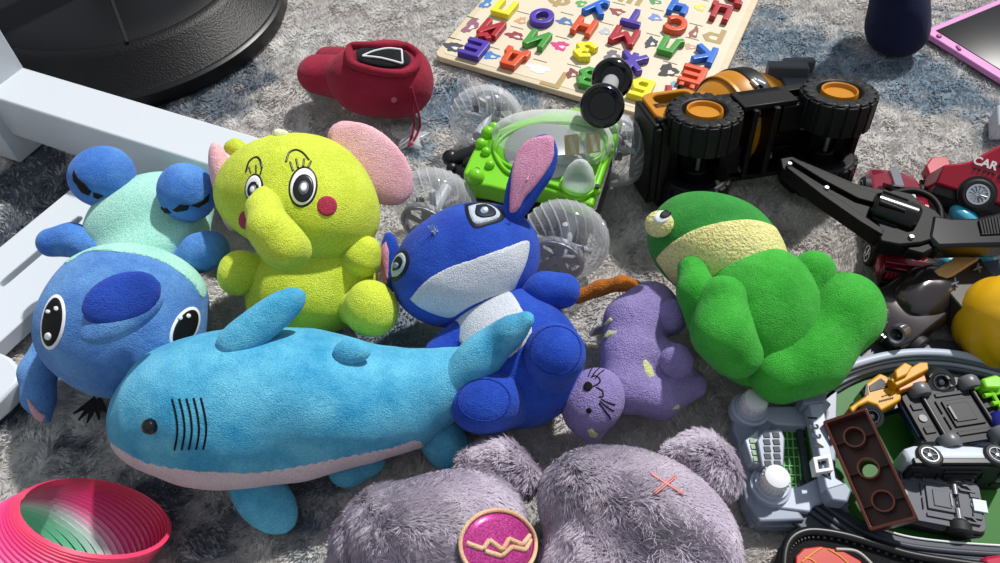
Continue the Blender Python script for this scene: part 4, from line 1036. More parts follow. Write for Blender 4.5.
for x, z in ((.035, .06), (Lw/2+.012, .045), (Lw-.03, .075), (Lw/2-.012, .09), (Lw+.032, .088), (-.035, .04), (.055, .032)): mb.cyl((x, .003, z), (x, -.001, z), .0026, .002, 10); mb.cyl((x, .02, z), (x, .003, z), .005, .004, 10)
explode(T.mb('screw', mb, ax_m))
# cab with an open side window facing up
def openframe(mb, poly, inner, z0, z1): mb.ringprism(poly, inner, z0, z1)
mb = MB(); cx_, cy_ = -.017, .036
o_ = rrect(.060, .058, .012, 5, (cx_, cy_)); i_ = rrect(.042, .020, .008, 5, (cx_+.002, cy_+.013))
mb.ringprism(o_, i_, .100, .108); mb.ringprism(o_, i_, .008, .018); mb.box((-.043, cy_, .058), (.006, .050, .09)); mb.box((.010, cy_, .058), (.006, .050, .09)); mb.box((-.017, .062, .058), (.05, .006, .09)); mb.box((-.017, .03, .058), (.05, .012, .09))
T.mb('cab', mb, ty, bevel=.002)
mb = MB(); mb.box((-.050, .030, .055), (.007, .058, .098)); mb.box((-.047, .004, .055), (.010, .014, .09)); mb.box((-.028, .010, .104), (.04, .008, .006)); T.mb('bumper', mb, tb, bevel=.0015)
# drum
DC = np.array((Lw*.47, .066, .062)); dax = np.array((1, .22, .03)); dax /= np.linalg.norm(dax)
dr = MB(); prof = [(.0, -.056), (.020, -.056), (.024, -.052), (.034, -.042), (.049, -.018), (.053, -.004), (.053, .006), (.050, .022), (.040, .045), (.030, .060), (.026, .066), (.022, .066), (.020, .05), (.0, .05)]
dr.lathe(prof, DC, dax, 48); do = T.mb('drum', dr, ty, angle=25)
mb = MB(); mb.lathe([(.0535, .002), (.0545, .004), (.0525, .022), (.0515, .022)], DC, dax, 48, closed=True); T.mb('drum_band', mb, tb, do)
mb = MB(); mb.lathe([(.050, -.020), (.0515, -.019), (.0515, -.015), (.050, -.014)], DC, dax, 48, closed=True); mb.lathe([(.034, -.044), (.0375, -.043), (.039, -.038), (.036, -.038)], DC, dax, 48, closed=True); T.mb('drum_rib', mb, ty, do)
u_ = np.array((0, 0, 1.0)); sp = DC+dax*.012+np.array((0, -.018, .0505))
mb = MB()
for k, (a, b2, c2, d2) in enumerate(((-.005, -.004, .003, .010), (.002, -.007, .0035, .009), (-.001, .004, .010, .003))): mb.box(sp+dax*a+np.array((0, b2, 0)), (c2, d2, .003), rotm(18, 0, 20+30*k))
T.mb('drum_emblem', mb, plastic('emblem_white', '#d5d6d8', .5), do, label='small white printed emblem')
mb = MB(); mb.box((Lw-.002, .062, .063), (.045, .045, .07), rotm(0, 0, -14)); mb.box((Lw+.006, .092, .085), (.036, .012, .05), rotm(0, 0, -14)); mb.box((Lw-.012, .084, .1), (.045, .018, .02), rotm(0, 0, -20)); T.mb('hopper', mb, tg, bevel=.002)
mb = MB(); mb.box((Lw/2, .036, .100), (Lw-.085, .022, .008)); mb.box((Lw/2+.005, .046, .055), (Lw-.02, .016, .07)); mb.box((Lw*.5, .030, .106), (.05, .012, .010)); mb.cyl((.006, .060, .09), (.006, .078, .105), .0035, None, 12); T.mb('deck', mb, tb, bevel=.0015)

# ---- toy revolver -----------------------------------------------------------------------------------
gm = plastic('gun_black', '#08090b', .5, .18, bump=.1, bscale=300); gm2 = plastic('gun_gloss', '#070709', .2, .5); gz = .078
T = Thing('toy_revolver', 'black plastic toy revolver lying across the dark red car, grip to the right', 'toy gun', loc=P(860, 215))
slab(T, 'barrel', [(780, 158), (792, 156), (825, 170), (858, 184), (888, 190), (890, 240), (876, 236), (861, 225), (820, 197), (782, 168)], gz, .014, gm, bevel=.0015)
slab(T, 'barrel_rib', [(790, 159), (796, 159), (860, 187), (882, 194), (880, 204), (858, 198), (824, 180)], gz+.0045, .006, gm, bevel=.001)
slab(T, 'barrel_rib', [(786, 167), (790, 166), (862, 214), (884, 229), (883, 235), (861, 222), (822, 195)], gz+.0035, .006, gm, bevel=.001)
fr_ = slab(T, 'body', [(874, 196), (893, 189), (912, 193), (922, 203), (936, 210), (946, 220), (938, 238), (922, 243), (900, 245), (880, 241)], gz+.002, .018, gm, bevel=.002)
c = P(894, 214, gz+.001); mb = MB(); d = P(912, 226, gz)-P(872, 212, gz); d /= np.linalg.norm(d)
mb.lathe([(0, -.022), (.014, -.022), (.0165, -.019), (.0165, .017), (.013, .021), (0, .022)], c, d, 30)
T.mb('cylinder', mb, gm2, world=True)
mb = MB()
for k in range(6):
    a = 2*PI*k/6; e1 = np.cross(d, [0, 0, 1.0]); e1 /= np.linalg.norm(e1); e2 = np.cross(d, e1); q = c+.0165*(e1*math.cos(a)+e2*math.sin(a)); mb.cyl(q-d*.018, q+d*.006, .003, .002, 10)
T.mb('flute', mb, gm, world=True)
gd = [P(x, y, gz-.002) for x, y in [(886, 200), (896, 193), (914, 191), (930, 197), (939, 208), (941, 222)]]
wring(T, 'trigger_guard', smooth_path(gd, 6), .0035, gm, n=10)
wring(T, 'trigger', smooth_path([P(906, 203, gz), P(914, 205, gz), P(918, 212, gz)], 5), .0028, gm)
slab(T, 'hammer', [(900, 236), (914, 232), (934, 238), (936, 248), (924, 254), (908, 250)], gz-.002, .012, gm, bevel=.002)
gp = slab(T, 'grip', [(932, 214), (950, 217), (978, 217), (1004, 209), (1030, 202), (1036, 240), (1004, 245), (965, 246), (938, 247), (928, 236)], gz+.003, .020, gm2, bevel=.004, bseg=3)
gi = slab(T, 'grip_inlay', [(978, 220), (1003, 213), (1022, 208), (1026, 230), (1003, 234), (981, 235)], gz+.0045, .004, gm, gp)
mb = MB()
for k in range(16):
    a = P(979+k*3, 221-k*.8, gz+.0048); b2 = P(982+k*3, 233+k*.0, gz+.0048); mb.cyl(a, b2, .0005, None, 5)
T.mb('checkering', mb, gm2, gi, world=True)
mb = MB()
for x, y in ((827, 187), (790, 163), (912, 236)): q = P(x, y, gz+.005); mb.cyl(q-[0, 0, .003], q, .0028, .0022, 12)
explode(T.mb('screw', mb, ax_m, world=True))

# ---- small toy cars -------------------------------------------------------------------------------
glassd = plastic('car_glass', '#101216', .12, .6)
def carbody(mb, L, W, Hh, roof=True):
    """sections along x: (x, halfwidth, z-bottom, z-shoulder)"""
    secs = []
    for x, wv, z0, z1 in ((-.5, .40, .22, .44), (-.47, .46, .14, .54), (-.38, .49, .12, .60), (-.15, .5, .12, .60), (.15, .5, .12, .58), (.34, .49, .12, .52), (.46, .45, .14, .42), (.5, .38, .2, .34)):
        w = wv*W; a = z0*Hh; b = z1*Hh
        secs.append([(x*L, y, z) for y, z in ((-w*.9, a), (w*.9, a), (w, a+(b-a)*.3), (w, a+(b-a)*.7), (w*.88, b), (w*.4, b+.03*Hh), (-w*.4, b+.03*Hh), (-w*.88, b), (-w, a+(b-a)*.7), (-w, a+(b-a)*.3))])
    mb.loft(secs)
def cabin(mb, L, W, Hh, g=1.0):
    secs = []
    for x, wv, z0, z1 in ((-.40, .40, .5, .60), (-.26, .42, .5, .93), (-.05, .42, .5, 1.0), (.06, .41, .5, .97), (.26, .40, .5, .58)):
        w = wv*W*g; a = z0*Hh; b = z1*Hh*(1 if g == 1 else g)
        secs.append([(x*L, y, z) for y, z in ((-w, a), (w, a), (w*.97, a+(b-a)*.4), (w*.74, b), (-w*.74, b), (-w*.97, a+(b-a)*.4))])
    mb.loft(secs)
def carwheels(T, L, W, Hh, r, tyre, hub, xs=(-.30, .31), spread=.5, wd=None, ax=None, zc=None):
    zc = r if zc is None else zc
    wd = wd or W*.16
    for x in xs:
        for s in (-1, 1):
            c = np.array((x*L, s*(W*spread), zc)); mb = MB(); mb.lathe([(0, -wd/2), (r*.85, -wd/2), (r, -wd*.3), (r, wd*.3), (r*.85, wd/2), (r*.68, wd/2), (r*.62, wd*.3), (0, wd*.3)], c, (0, s, 0), 28)
            wo = T.mb('wheel', mb, tyre, angle=40)
            mb = MB(); mb.lathe([(r*.66, wd*.30), (r*.66, wd*.5), (r*.58, wd*.5), (r*.54, wd*.36), (r*.54, wd*.30)], c, (0, s, 0), 24, closed=True); mb.lathe([(0, wd*.5), (r*.16, wd*.48), (r*.18, wd*.3)], c, (0, s, 0), 14)
            for k in range(5):
                a = 2*PI*k/5; d = np.array((math.cos(a), 0, math.sin(a))); mb.cyl(c+np.array((0, s*wd*.38, 0))+d*r*.12, c+np.array((0, s*wd*.38, 0))+d*r*.56, r*.09, r*.07, 6)
            T.mb('hub', mb, hub, wo)
        if ax is not None:
            mb = MB(); mb.cyl((x*L, -W*spread, zc), (x*L, W*spread, zc), r*.22, None, 10); T.mb('axle', mb, ax)
def chassisplate(T, L, W, z, mat, mat2, rib=True):
    mb = MB(); mb.prism([(x, y) for x, y in rrect(L*.97, W*.86, W*.12, 4)], z, z+.004)
    mb.box((0, 0, z-.0008), (L*.30, W*.40, .002)); mb.box((L*.02, 0, z-.0018), (L*.2, W*.28, .0016))
    for s in (-1, 1):
        mb.box((0, s*W*.30, z-.0006), (L*.34, W*.06, .0016)); mb.box((L*.40, s*W*.18, z-.0006), (L*.10, W*.10, .0016)); mb.box((-L*.40, s*W*.2, z-.0006), (L*.08, W*.07, .0016)); mb.box((-L*.2, s*W*.12, z-.0006), (L*.012, W*.2, .0018)); mb.box((L*.2, s*W*.12, z-.0006), (L*.012, W*.2, .0018))
    o = T.mb('chassis', mb, mat, bevel=.0005)
    mb = MB(); mb.cyl((L*.40, 0, z-.0012), (L*.40, 0, z), .0035, None, 14); mb.cyl((-L*.40, 0, z-.0012), (-L*.40, 0, z), .0028, None, 14); mb.box((L*.12, 0, z-.003), (L*.02, W*.2, .001)); T.mb('chassis_detail', mb, mat2, o)
    return o
def poseframe(pa, pb, za, zb_, roll=0, flip=False):
    """car frame: x from picture point pa (rear) to pb (front); roll about x in degrees"""
    a, b = P(*pa, za), P(*pb, zb_); x = (b-a)/np.linalg.norm(b-a); up = np.array([0, 0, 1.0]); up = up-x*(up@x); up /= np.linalg.norm(up)
    q = Matrix(np.array([[x[i], np.cross(up, x)[i], up[i]] for i in range(3)])).to_4x4()
    Mx = Matrix.Translation(Vector(((a+b)/2).tolist())) @ q @ Matrix.Rotation(math.radians(roll), 4, 'X'); return Mx, float(np.linalg.norm(b-a))

# dark red sports car under the revolver: tail towards the camera
dr_ = plastic('car_maroon', '#8f1a33', .22, .6, metal=.35, coat=.6); blt = plastic('car_tyre', '#16171a', .6); chrome = plastic('chrome', '#c9ccd1', .15, .7, metal=.9)
Mx, L_ = poseframe((899, 291), (884, 182), .0, .0)
T = Thing('sports_car', 'dark red toy sports car with silver stripe and dark tail band, under the revolver', 'toy car', Mx)
W_ = .060; H_ = .050
mb = MB(); carbody(mb, L_, W_, H_); co_ = T.mb('body', mb, dr_, bevel=.0015, angle=40)
mb = MB(); cabin(mb, L_, W_, H_); T.mb('cabin', mb, dr_, bevel=.001)
mb = MB(); mb.box((-.30*L_, 0, .86*H_), (.14*L_, W_*.62, .004), rotm(0, -48, 0)); mb.box((.17*L_, 0, .84*H_), (.18*L_, W_*.62, .004), rotm(0, 37, 0)); explode(T.mb('window', mb, glassd))
mb = MB(); mb.box((-.02*L_, 0, 1.0*H_), (.26*L_, W_*.16, .003)); mb.box((.36*L_, 0, .56*H_), (.22*L_, W_*.16, .004), rotm(0, 10, 0)); explode(T.mb('stripe', mb, chrome, label='silver stripe'))
mb = MB(); mb.box((-.492*L_, 0, .46*H_), (.006, W_*.84, H_*.20)); tbnd = T.mb('tail_band', mb, glassd, bevel=.001)
mb = MB()
for s in (-1, 1):
    for k in range(4): mb.box((-.496*L_-.002, s*W_*(.18+.06*k), .46*H_), (.004, W_*.035, H_*.14))
explode(T.mb('tail_light', mb, plastic('tail_red', '#c8203c', .3), tbnd))
V, Fc = text_mesh('GT', .011, .0008); V = np.stack([V[:, 2], -V[:, 0], V[:, 1]], 1)+[-.5*L_-.001, 0, .46*H_]; T.part('badge_text', V, Fc, chrome, tbnd, world=False, smooth=False)
mb = MB(); mb.box((-.44*L_, 0, .66*H_), (.05*L_, W_*.84, .003)); T.mb('spoiler', mb, dr_, bevel=.001)
mb = MB(); mb.box((-.49*L_, 0, .2*H_), (.012, W_*.8, H_*.18)); T.mb('bumper', mb, bl, bevel=.001)
carwheels(T, L_, W_, H_, .0135, blt, chrome)

# red off-road toy with white CAR lettering
rd = plastic('car_red', '#a81732', .35, .5)
Mx, L_ = poseframe((926, 194), (1030, 228), .030, .030, roll=-48)
T = Thing('red_jeep', 'bright red toy off-roader with white CAR lettering, tipped back behind the revolver grip', 'toy car', Mx)
W_ = .07
mb = MB(); side = [(-.5, .12), (-.5, .44), (-.38, .54), (-.30, .62), (-.12, 1.02), (.0, 1.06), (.52, 1.06), (.56, .5), (.56, .12)]; Lr = .108; Hr = .064
mb.prism([(x*Lr, z*Hr) for x, z in side], -W_/2, W_/2, np.array([[1, 0, 0], [0, 0, -1], [0, 1, 0]])); rb_ = T.mb('body', mb, rd, bevel=.002)
mb = MB(); mb.prism([(x*Lr, z*Hr) for x, z in ((-.07, .66), (-.03, .96), (.12, .96), (.12, .66))], W_/2-.002, W_/2+.0012, np.array([[1, 0, 0], [0, 0, -1], [0, 1, 0]])); T.mb('window', mb, glassd, bevel=.0005)
mb = MB(); mb.prism([(x*Lr, z*Hr) for x, z in ((.16, .62), (.16, .90), (.46, .90), (.46, .62))], W_/2-.002, W_/2+.0012, np.array([[1, 0, 0], [0, 0, -1], [0, 1, 0]])); T.mb('window', mb, glassd, bevel=.0005)
def sidetext(s, size, x, z, mat, dy=.0008):
    V, Fc = text_mesh(s, size, .0008, .03); V = np.stack([V[:, 0]+x, -W_/2-dy+V[:, 2]*.6, V[:, 1]+z], 1); T.part('lettering', V, Fc, mat, rb_, world=False, smooth=False)
wl = plastic('letter_white', '#f4f4f6', .5)
sidetext('CAR', .0115, -.175*Lr, .66*Hr, wl)
sidetext('/////', .010, .16*Lr, .48*Hr, wl)
mb = MB()
for k in range(5): mb.box((-.24*Lr+k*.0045, -W_/2-.0006, .53*Hr), (.0025, .0008, .0022))
mb.box((.02*Lr, -W_/2-.0006, .52*Hr), (.011, .0008, .004)); T.mb('decal', mb, glassd, rb_)
mb = MB(); mb.box((.02*Lr, 0, .06*Hr), (Lr*1.0, W_*.8, .012)); T.mb('chassis', mb, bl, bevel=.001)
for x in (-.13, .42): 
    mb = MB(); mb.cyl((x*Lr, -W_/2-.0005, .16*Hr), (x*Lr, -W_/2+.012, .16*Hr), .0185, None, 28); T.mb('wheel_arch', mb, bl, rb_)
    for s in (-1, 1):
        c = np.array((x*Lr, s*W_*.5, .14*Hr)); mb = MB(); mb.lathe([(0, -.006), (.014, -.006), (.0165, -.003), (.0165, .003), (.014, .006), (.0115, .006), (.0105, .003), (0, .003)], c, (0, s, 0), 28); wo = T.mb('wheel', mb, blt)
        mb = MB(); mb.lathe([(.0105, .003), (.0108, .006), (.0088, .006), (.0080, .0035), (0, .0045)], c, (0, s, 0), 24)
        for k in range(12): a = PI*k/6; mb.cyl(c+np.array((.002*math.cos(a), s*.0055, .002*math.sin(a))), c+np.array((.009*math.cos(a), s*.0055, .009*math.sin(a))), .0006, None, 5)
        T.mb('hub', mb, chrome, wo)
T = Thing('red_trailer', 'small red boxy toy cart with dark knobbly wheels, left of the red off-roader', 'toy cart', loc=P(936, 180))
slab(T, 'box', [(926, 165), (932, 157), (946, 156), (951, 163), (948, 172), (930, 175)], .028, .014, rd, bevel=.0015)
mb = MB()
for x, y in ((932, 183), (944, 186)):
    c = P(x, y, .012); mb.lathe([(0, -.005), (.010, -.005), (.012, -.002), (.012, .002), (.010, .005), (0, .005)], c, (.3, -1, .2), 16)
    for k in range(10):
        a = 2*PI*k/10; mb.box(c+np.array((math.cos(a)*.0115, 0, math.sin(a)*.0115)), (.003, .008, .003))
T.mb('wheel_pair', mb, blt, world=True)
mb = MB(); mb.cyl(P(946, 176, .018), P(958, 178, .018), .004, None, 10); mb.cyl(P(950, 172, .02), P(956, 186, .015), .003, None, 8); T.mb('hitch', mb, plastic('hitch_violet', '#4a3f7a', .4), world=True)

# light blue toy car half hidden under the revolver grip
lb = plastic('toy_sky', '#3fa6c4', .3, .5)
T = Thing('sky_blue_toy', 'sky blue rounded toy showing above and below the revolver grip', 'toy', loc=P(965, 225))
V, Fc = blob([El(965, 219, .040, 18, 10, 14, -15), El(985, 262, .02, 22, 8, 12, -5), El(945, 262, .02, 22, 9, 10, 3)], k=.008, lump=0, h=.0022)
T.part('body', V, Fc, lb)
slab(T, 'trim', [(980, 262), (1003, 258), (1005, 274), (990, 272)], .034, .01, plastic('trim_navy', '#24344a', .4), bevel=.001)

# tan and black upturned toy block
T = Thing('tan_box', 'tan and dark brown upturned toy block between the sports car and the yellow ribbed toy', 'toy block', loc=P(965, 285))
slab(T, 'base', [(940, 282), (980, 257), (1003, 286), (1008, 300), (985, 316), (962, 308)], .046, .03, plastic('dark_brown', '#2d261c', .5), bevel=.0015)
slab(T, 'tan_edge', [(934, 270), (970, 247), (980, 258), (941, 283)], .050, .03, plastic('tan_plastic', '#c29a62', .45), bevel=.0015)
mb = MB()
for x, y in ((955, 283), (978, 268)):
    for k in range(4): q = P(x+(-4, 4, 0, 2)[k], y+(2, -1, -5, 4)[k], .049); mb.cyl(P(x, y, .047), q, .0013, .0008, 8)
T.mb('bracket', mb, plastic('steel_dull', '#8b9096', .35, .6, metal=.6), world=True)

# dark grey glossy toy car with round silver lamps
dg = plastic('car_gunmetal', '#3c3638', .22, .6, metal=.5, coat=.5)
Mx, L_ = poseframe((942, 290), (868, 343), .0, .0)
T = Thing('gunmetal_car', 'glossy dark grey toy car with two round silver headlamps, beside the frog foot', 'toy car', Mx)
W_ = .062; H_ = .056
mb = MB(); carbody(mb, L_, W_, H_); T.mb('body', mb, dg, bevel=.001)
V, Fc = blob([('f', None)] if False else [('e', np.array(Mx @ Vector((-.012, 0, .030))), np.array(Mx.to_3x3()).T, np.array((.040, .025, .021)))], lump=.0012, lsc=190, seed=77, h=.002, floor=.01)
T.part('cabin', V, Fc, dg)
for s in (-1, 1):
    c = np.array((.5*L_-.004, s*.012+.004, .034)); mb = MB(); mb.lathe([(.0085, -.006), (.0085, .006), (.006, .006), (.0055, .001), (0, .0)], c, (1, 0, .35), 24); lo2 = T.mb('headlamp', mb, chrome); mb = MB(); mb.lathe([(.0055, .0015), (0, .002)], c, (1, 0, .35), 20); T.mb('lens', mb, glassd, lo2)
mb = MB()
for k in range(7): mb.box((.485*L_, (-3+k)*.003, .018), (.006, .0014, .008))
T.mb('grille', mb, chrome)
carwheels(T, L_, W_, H_, .0135, blt, dg)

# yellow ribbed toy
T = Thing('yellow_ribbed_toy', 'large glossy yellow ribbed plastic toy at the right edge', 'toy', loc=P(1000, 330))
c = P(1006, 322, .04); ymat = plastic('toy_yellow', '#e3ae14', .35, .5)
mb = MB(); V = []; Fc = []; n1_, m1_ = 72, 28
Rr = np.array(Vector((-1, .15, .45)).to_track_quat('Z', 'Y').to_matrix())
for i in range(m1_+1):
    t = PI*i/m1_
    for j in range(n1_):
        a = 2*PI*j/n1_; q = 1+.10*(abs(math.cos(4*a))**.6-.6)*math.sin(t)
        V.append(c+Rr @ np.array((math.sin(t)*math.cos(a)*.046*q, math.sin(t)*math.sin(a)*.046*q, math.cos(t)*.037*(1+.12*math.cos(t)))))
for i in range(m1_):
    for j in range(n1_): Fc.append((i*n1_+j, (i+1)*n1_+j, (i+1)*n1_+(j+1) % n1_, i*n1_+(j+1) % n1_))
T.part('shell', np.array(V)*[1, 1, 1], Fc, ymat)
mb = MB(); mb.lathe([(.012, 0), (.014, .004), (.010, .010), (0, .011)], c+Rr @ np.array((0, 0, -.045)), Rr @ np.array((0, 0, -1.0)), 20); T.mb('cap', mb, ymat, world=True)
# ---------------------------------------------------------------- grey oval football track set
pg = plastic('set_grey', '#7c8698', .4, .45); pgl = plastic('set_grey_light', '#a3adbe', .4, .45); pgd = plastic('set_grey_dark', '#3a3f49', .42, .4); prl = plastic('rail_grey', '#5c626d', .4, .4); pf = plastic('field_green', '#2c6b22', .5, .3); pw = plastic('cap_white', '#d4d6da', .4, .4); pn = plastic('net_green', '#7fc07a', .5)
T = Thing('football_track_set', 'grey plastic table football track set with green field, white knobs and number bar', 'toy playset', loc=P(800, 460))
fo = slab(T, 'field', [(806, 420), (830, 395), (870, 378), (930, 374), (1010, 385), (1060, 400), (1060, 556), (1010, 552), (940, 546), (890, 535), (850, 515), (820, 480)], .006, .005, pf, bevel=.0005)
mb = MB()
def stripe_path(pts, z): return [P(x, y, z) for x, y in pts]
far = [(806, 424), (818, 403), (840, 386), (868, 373), (905, 366), (945, 366), (985, 373), (1025, 385)]
for k, (off, zz) in enumerate(((0, .008), (-7, .013), (-14, .018), (-21, .022))):
    pth = stripe_path(smooth_path([(x+off*.35*(1 if x < 860 else 0), y+off*.62) for x, y in far], 8), zz)
    V, Fc = tube(pth, .0042, 8); V[:, 2] = np.minimum(V[:, 2], zz+.002)
    T.part('track_rail', V, Fc, (pgl if k % 2 else prl), None)
bandp = [(x, y-8) for x, y in far[1:]]
slab(T, 'track_bed', [(x, y+3) for x, y in smooth_path(far, 4)]+[(x, y-26) for x, y in smooth_path(far, 4)[::-1]], .007, .006, pgd, bevel=.0005)
nearp = [(800, 478), (820, 492), (845, 510), (870, 525), (905, 536), (950, 542), (1010, 546), (1060, 548)]
slab(T, 'near_bank', [tuple(q) for q in smooth_path(nearp, 5)]+[(1060, 590), (1010, 590), (930, 588), (860, 568), (815, 540), (790, 520)], .018, .016, pgd, bevel=.002)
V, Fc = tube(stripe_path(smooth_path(nearp[3:], 6), .0185), .0010, 6); T.part('white_line', V, Fc, pw)
for dy, zz in ((9, .020), (17, .021), (25, .021)):
    V, Fc = tube(stripe_path(smooth_path([(x-2, y+dy) for x, y in nearp], 6), zz-.002), .0026, 8); T.part('track_rail', V, Fc, pgd)
# launcher end
slab(T, 'base_tray', [(736, 402), (750, 392), (806, 398), (830, 385), (838, 392), (836, 470), (850, 505), (820, 526), (752, 526), (742, 505), (738, 450)], .010, .009, pg, bevel=.0015)
slab(T, 'outer_lip', [(733, 408), (742, 398), (760, 396), (774, 405), (776, 420), (768, 432), (758, 452), (760, 475), (776, 486), (790, 498), (806, 520), (760, 522), (746, 503), (740, 470), (738, 440), (733, 430)], .022, .018, pg, bevel=.002, bseg=3)
slab(T, 'side_arm', [(762, 406), (800, 406), (822, 396), (832, 404), (812, 420), (806, 426), (776, 424), (764, 418)], .026, .018, pgl, bevel=.0015)
slab(T, 'side_arm', [(772, 490), (800, 486), (830, 472), (848, 484), (842, 497), (815, 505), (810, 512), (778, 508)], .024, .018, pgl, bevel=.0015)
slab(T, 'front_step', [(760, 512), (812, 512), (842, 494), (850, 512), (828, 528), (758, 526)], .014, .012, pg, bevel=.001)
slab(T, 'goal_floor', [(772, 424), (806, 424), (832, 478), (800, 492), (772, 488)], .0125, .003, pf, bevel=.0004)
mb = MB()
for k in range(6):
    a = P(776+k*5.2, 426, .0135); b2 = P(780+k*5.4, 489, .0135); mb.cyl(a, b2, .0006, None, 5)
for k in range(7):
    a = P(770, 430+k*9, .0135); b2 = P(806, 430+k*9, .0135); mb.cyl(a, b2, .0006, None, 5)
T.mb('goal_net', mb, pn, world=True)
slab(T, 'channel_wall', [(796, 420), (801, 420), (812, 484), (807, 486)], .020, .01, pgd, bevel=.0006)
slab(T, 'ramp', [(806, 428), (816, 422), (822, 428), (830, 478), (816, 482)], .018, .006, plastic('ramp_green', '#47763c', .35), bevel=.001)
# dispenser with a grid of square holes
ga, gb_, gz_ = P(762, 432, .045), P(781, 428, .045), .046
gp_ = [(757, 440), (764, 430), (781, 428), (785, 438), (784, 466), (762, 467)]
slab(T, 'dispenser', gp_, .043, .030, pg, bevel=.0012)
slab(T, 'dispenser_slope', [(745, 440), (758, 430), (763, 466), (752, 462)], .038, .028, pgl, bevel=.001)
mb = MB(); mb2 = MB()
for i in range(2):
    for j in range(5):
        q = P(766.5+i*9.5+j*.4, 435+j*7.1, .0433); mb.box(q, (.0052, .0046, .0012)); 
for j in range(4):
    q = P(752.5+j*1.2, 441+j*6, .0385); mb2.box(q, (.0045, .0038, .0014))
T.mb('slot_grid', mb, plastic('slot_dark', '#2b3540', .6), world=True); T.mb('slot_grid', mb2, plastic('slot_green', '#76986a', .5), world=True)
for (x, y) in ((748, 413), (768, 489)):
    c = P(x, y, .02); mb = MB(); mb.lathe([(.0175, 0), (.0165, .008), (.0145, .0085), (.0135, .012), (.0, .0125)], c, (0, 0, 1), 32); k_ = T.mb('knob_post', mb, pgl, world=True)
    c2 = c+[0, 0, .012]; mb = MB(); mb.lathe([(.0105, 0), (.0108, .011), (.0098, .0145), (.007, .0155), (0, .0157)], c2, (0, 0, 1), 32)
    for k in range(20): a = PI*k/10; mb.cyl(c2+[.0108*math.cos(a), .0108*math.sin(a), .001], c2+[.0106*math.cos(a), .0106*math.sin(a), .0115], .0007, None, 5)
    T.mb('white_knob', mb, pw, k_, world=True, label='white knob')
# number bar
zb2 = .044
slab(T, 'number_bar', [(807, 395), (821, 391), (836, 478), (849, 486), (846, 497), (832, 497), (826, 486)], zb2, .014, pgl, bevel=.001)
slab(T, 'bar_clip', [(800, 392), (822, 386), (828, 394), (824, 402), (804, 404)], zb2+.003, .016, pg, bevel=.0015)
slab(T, 'bar_clip', [(826, 488), (846, 482), (852, 490), (848, 502), (832, 500)], zb2+.002, .016, pg, bevel=.0015)
nm = plastic('number_ink', '#101216', .6)
ba, bb = P(813.5, 418, zb2+.0006), P(827, 476, zb2+.0006); bd_ = (bb-ba)/np.linalg.norm(bb-ba)
bn = np.cross([0, 0, 1.0], bd_)
for k, t in enumerate((0, .155, .32, .48, .6, .78, 1.0)):
    if k == 4: continue
    V, Fc = text_mesh(str(k+1), .0095, .0003, .02); q = ba+(bb-ba)*t
    # digits read with their feet towards the left, along the bar
    W = q-bn*.001+V[:, :1]*bd_*1.1+V[:, 1:2]*bn*1.15+np.array([0, 0, 1.0])*V[:, 2:3]
    T.part('bar_number', W, Fc, nm, smooth=False)
c = [(813, 457), (831, 454), (834, 470), (816, 473)]
pts_o = [P(x, y, zb2+.006) for x, y in c]; cc = sum(pts_o)/4
def quad_ring(pts, f):
    cc = sum(pts)/4; return [tuple((cc+(p-cc)*f)[:2]) for p in pts]
mb = MB(); mb.ringprism(quad_ring(pts_o, 1), quad_ring(pts_o, .58), zb2-.004, zb2+.006); T.mb('slider', mb, pw, world=True, bevel=.0006, label='white square slider')

# ---- brown hollow building brick ------------------------------------------------------------------
br = plastic('brick_brown', '#52271c', .3, .5)
pa, pb = P(847, 421, .058), P(890, 517, .049)
x_ = (pb-pa)/np.linalg.norm(pb-pa); nrm = np.array([-.62, -.05, 1.0])
M = frame((pa+pb)/2, x_, nrm); L_ = float(np.linalg.norm(pb-pa))+.012; W_ = .036; D_ = .021
T = Thing('brown_brick', 'dark brown hollow building brick with three tubes, leaning on the number bar', 'building brick', M)
mb = MB(); o_ = rrect(L_, W_, .002, 3); i_ = rrect(L_-.005, W_-.005, .0012, 3); mb.ringprism(o_, i_, -D_, 0); T.mb('wall', mb, br, bevel=.0005)
mb = MB(); mb.ringprism(rrect(L_-.003, W_-.003, .001, 3), rrect(.012, .012, .0059, 3), -D_, -D_+.0025)
# floor plate with openings is made of strips between the tubes
T.mb('floor_plate', mb, br)
for k in (-1, 0, 1):
    c = np.array((k*L_*.29, 0, -D_)); mb = MB(); mb.lathe([(.0085, 0), (.0085, .018), (.0072, .018), (.0072, 0)], c, (0, 0, 1), 28, closed=True); T.mb('tube', mb, br)
mb = MB()
for k in (-1, 0, 1):
    mb.box((k*L_*.29, W_*.36, -D_+.006), (.0012, W_*.24, .010)); mb.box((k*L_*.29, -W_*.36, -D_+.006), (.0012, W_*.24, .010))
explode(T.mb('inner_rib', mb, br))
mb = MB()
for k in (-1.5, -.5, .5, 1.5):
    for s in (-1, 1): mb.lathe([(0, -.0045), (.0058, -.0045), (.0062, -.004), (.0062, 0)], (k*L_*.235, s*W_*.24, -D_), (0, 0, 1), 20)
T.mb('stud', mb, br)

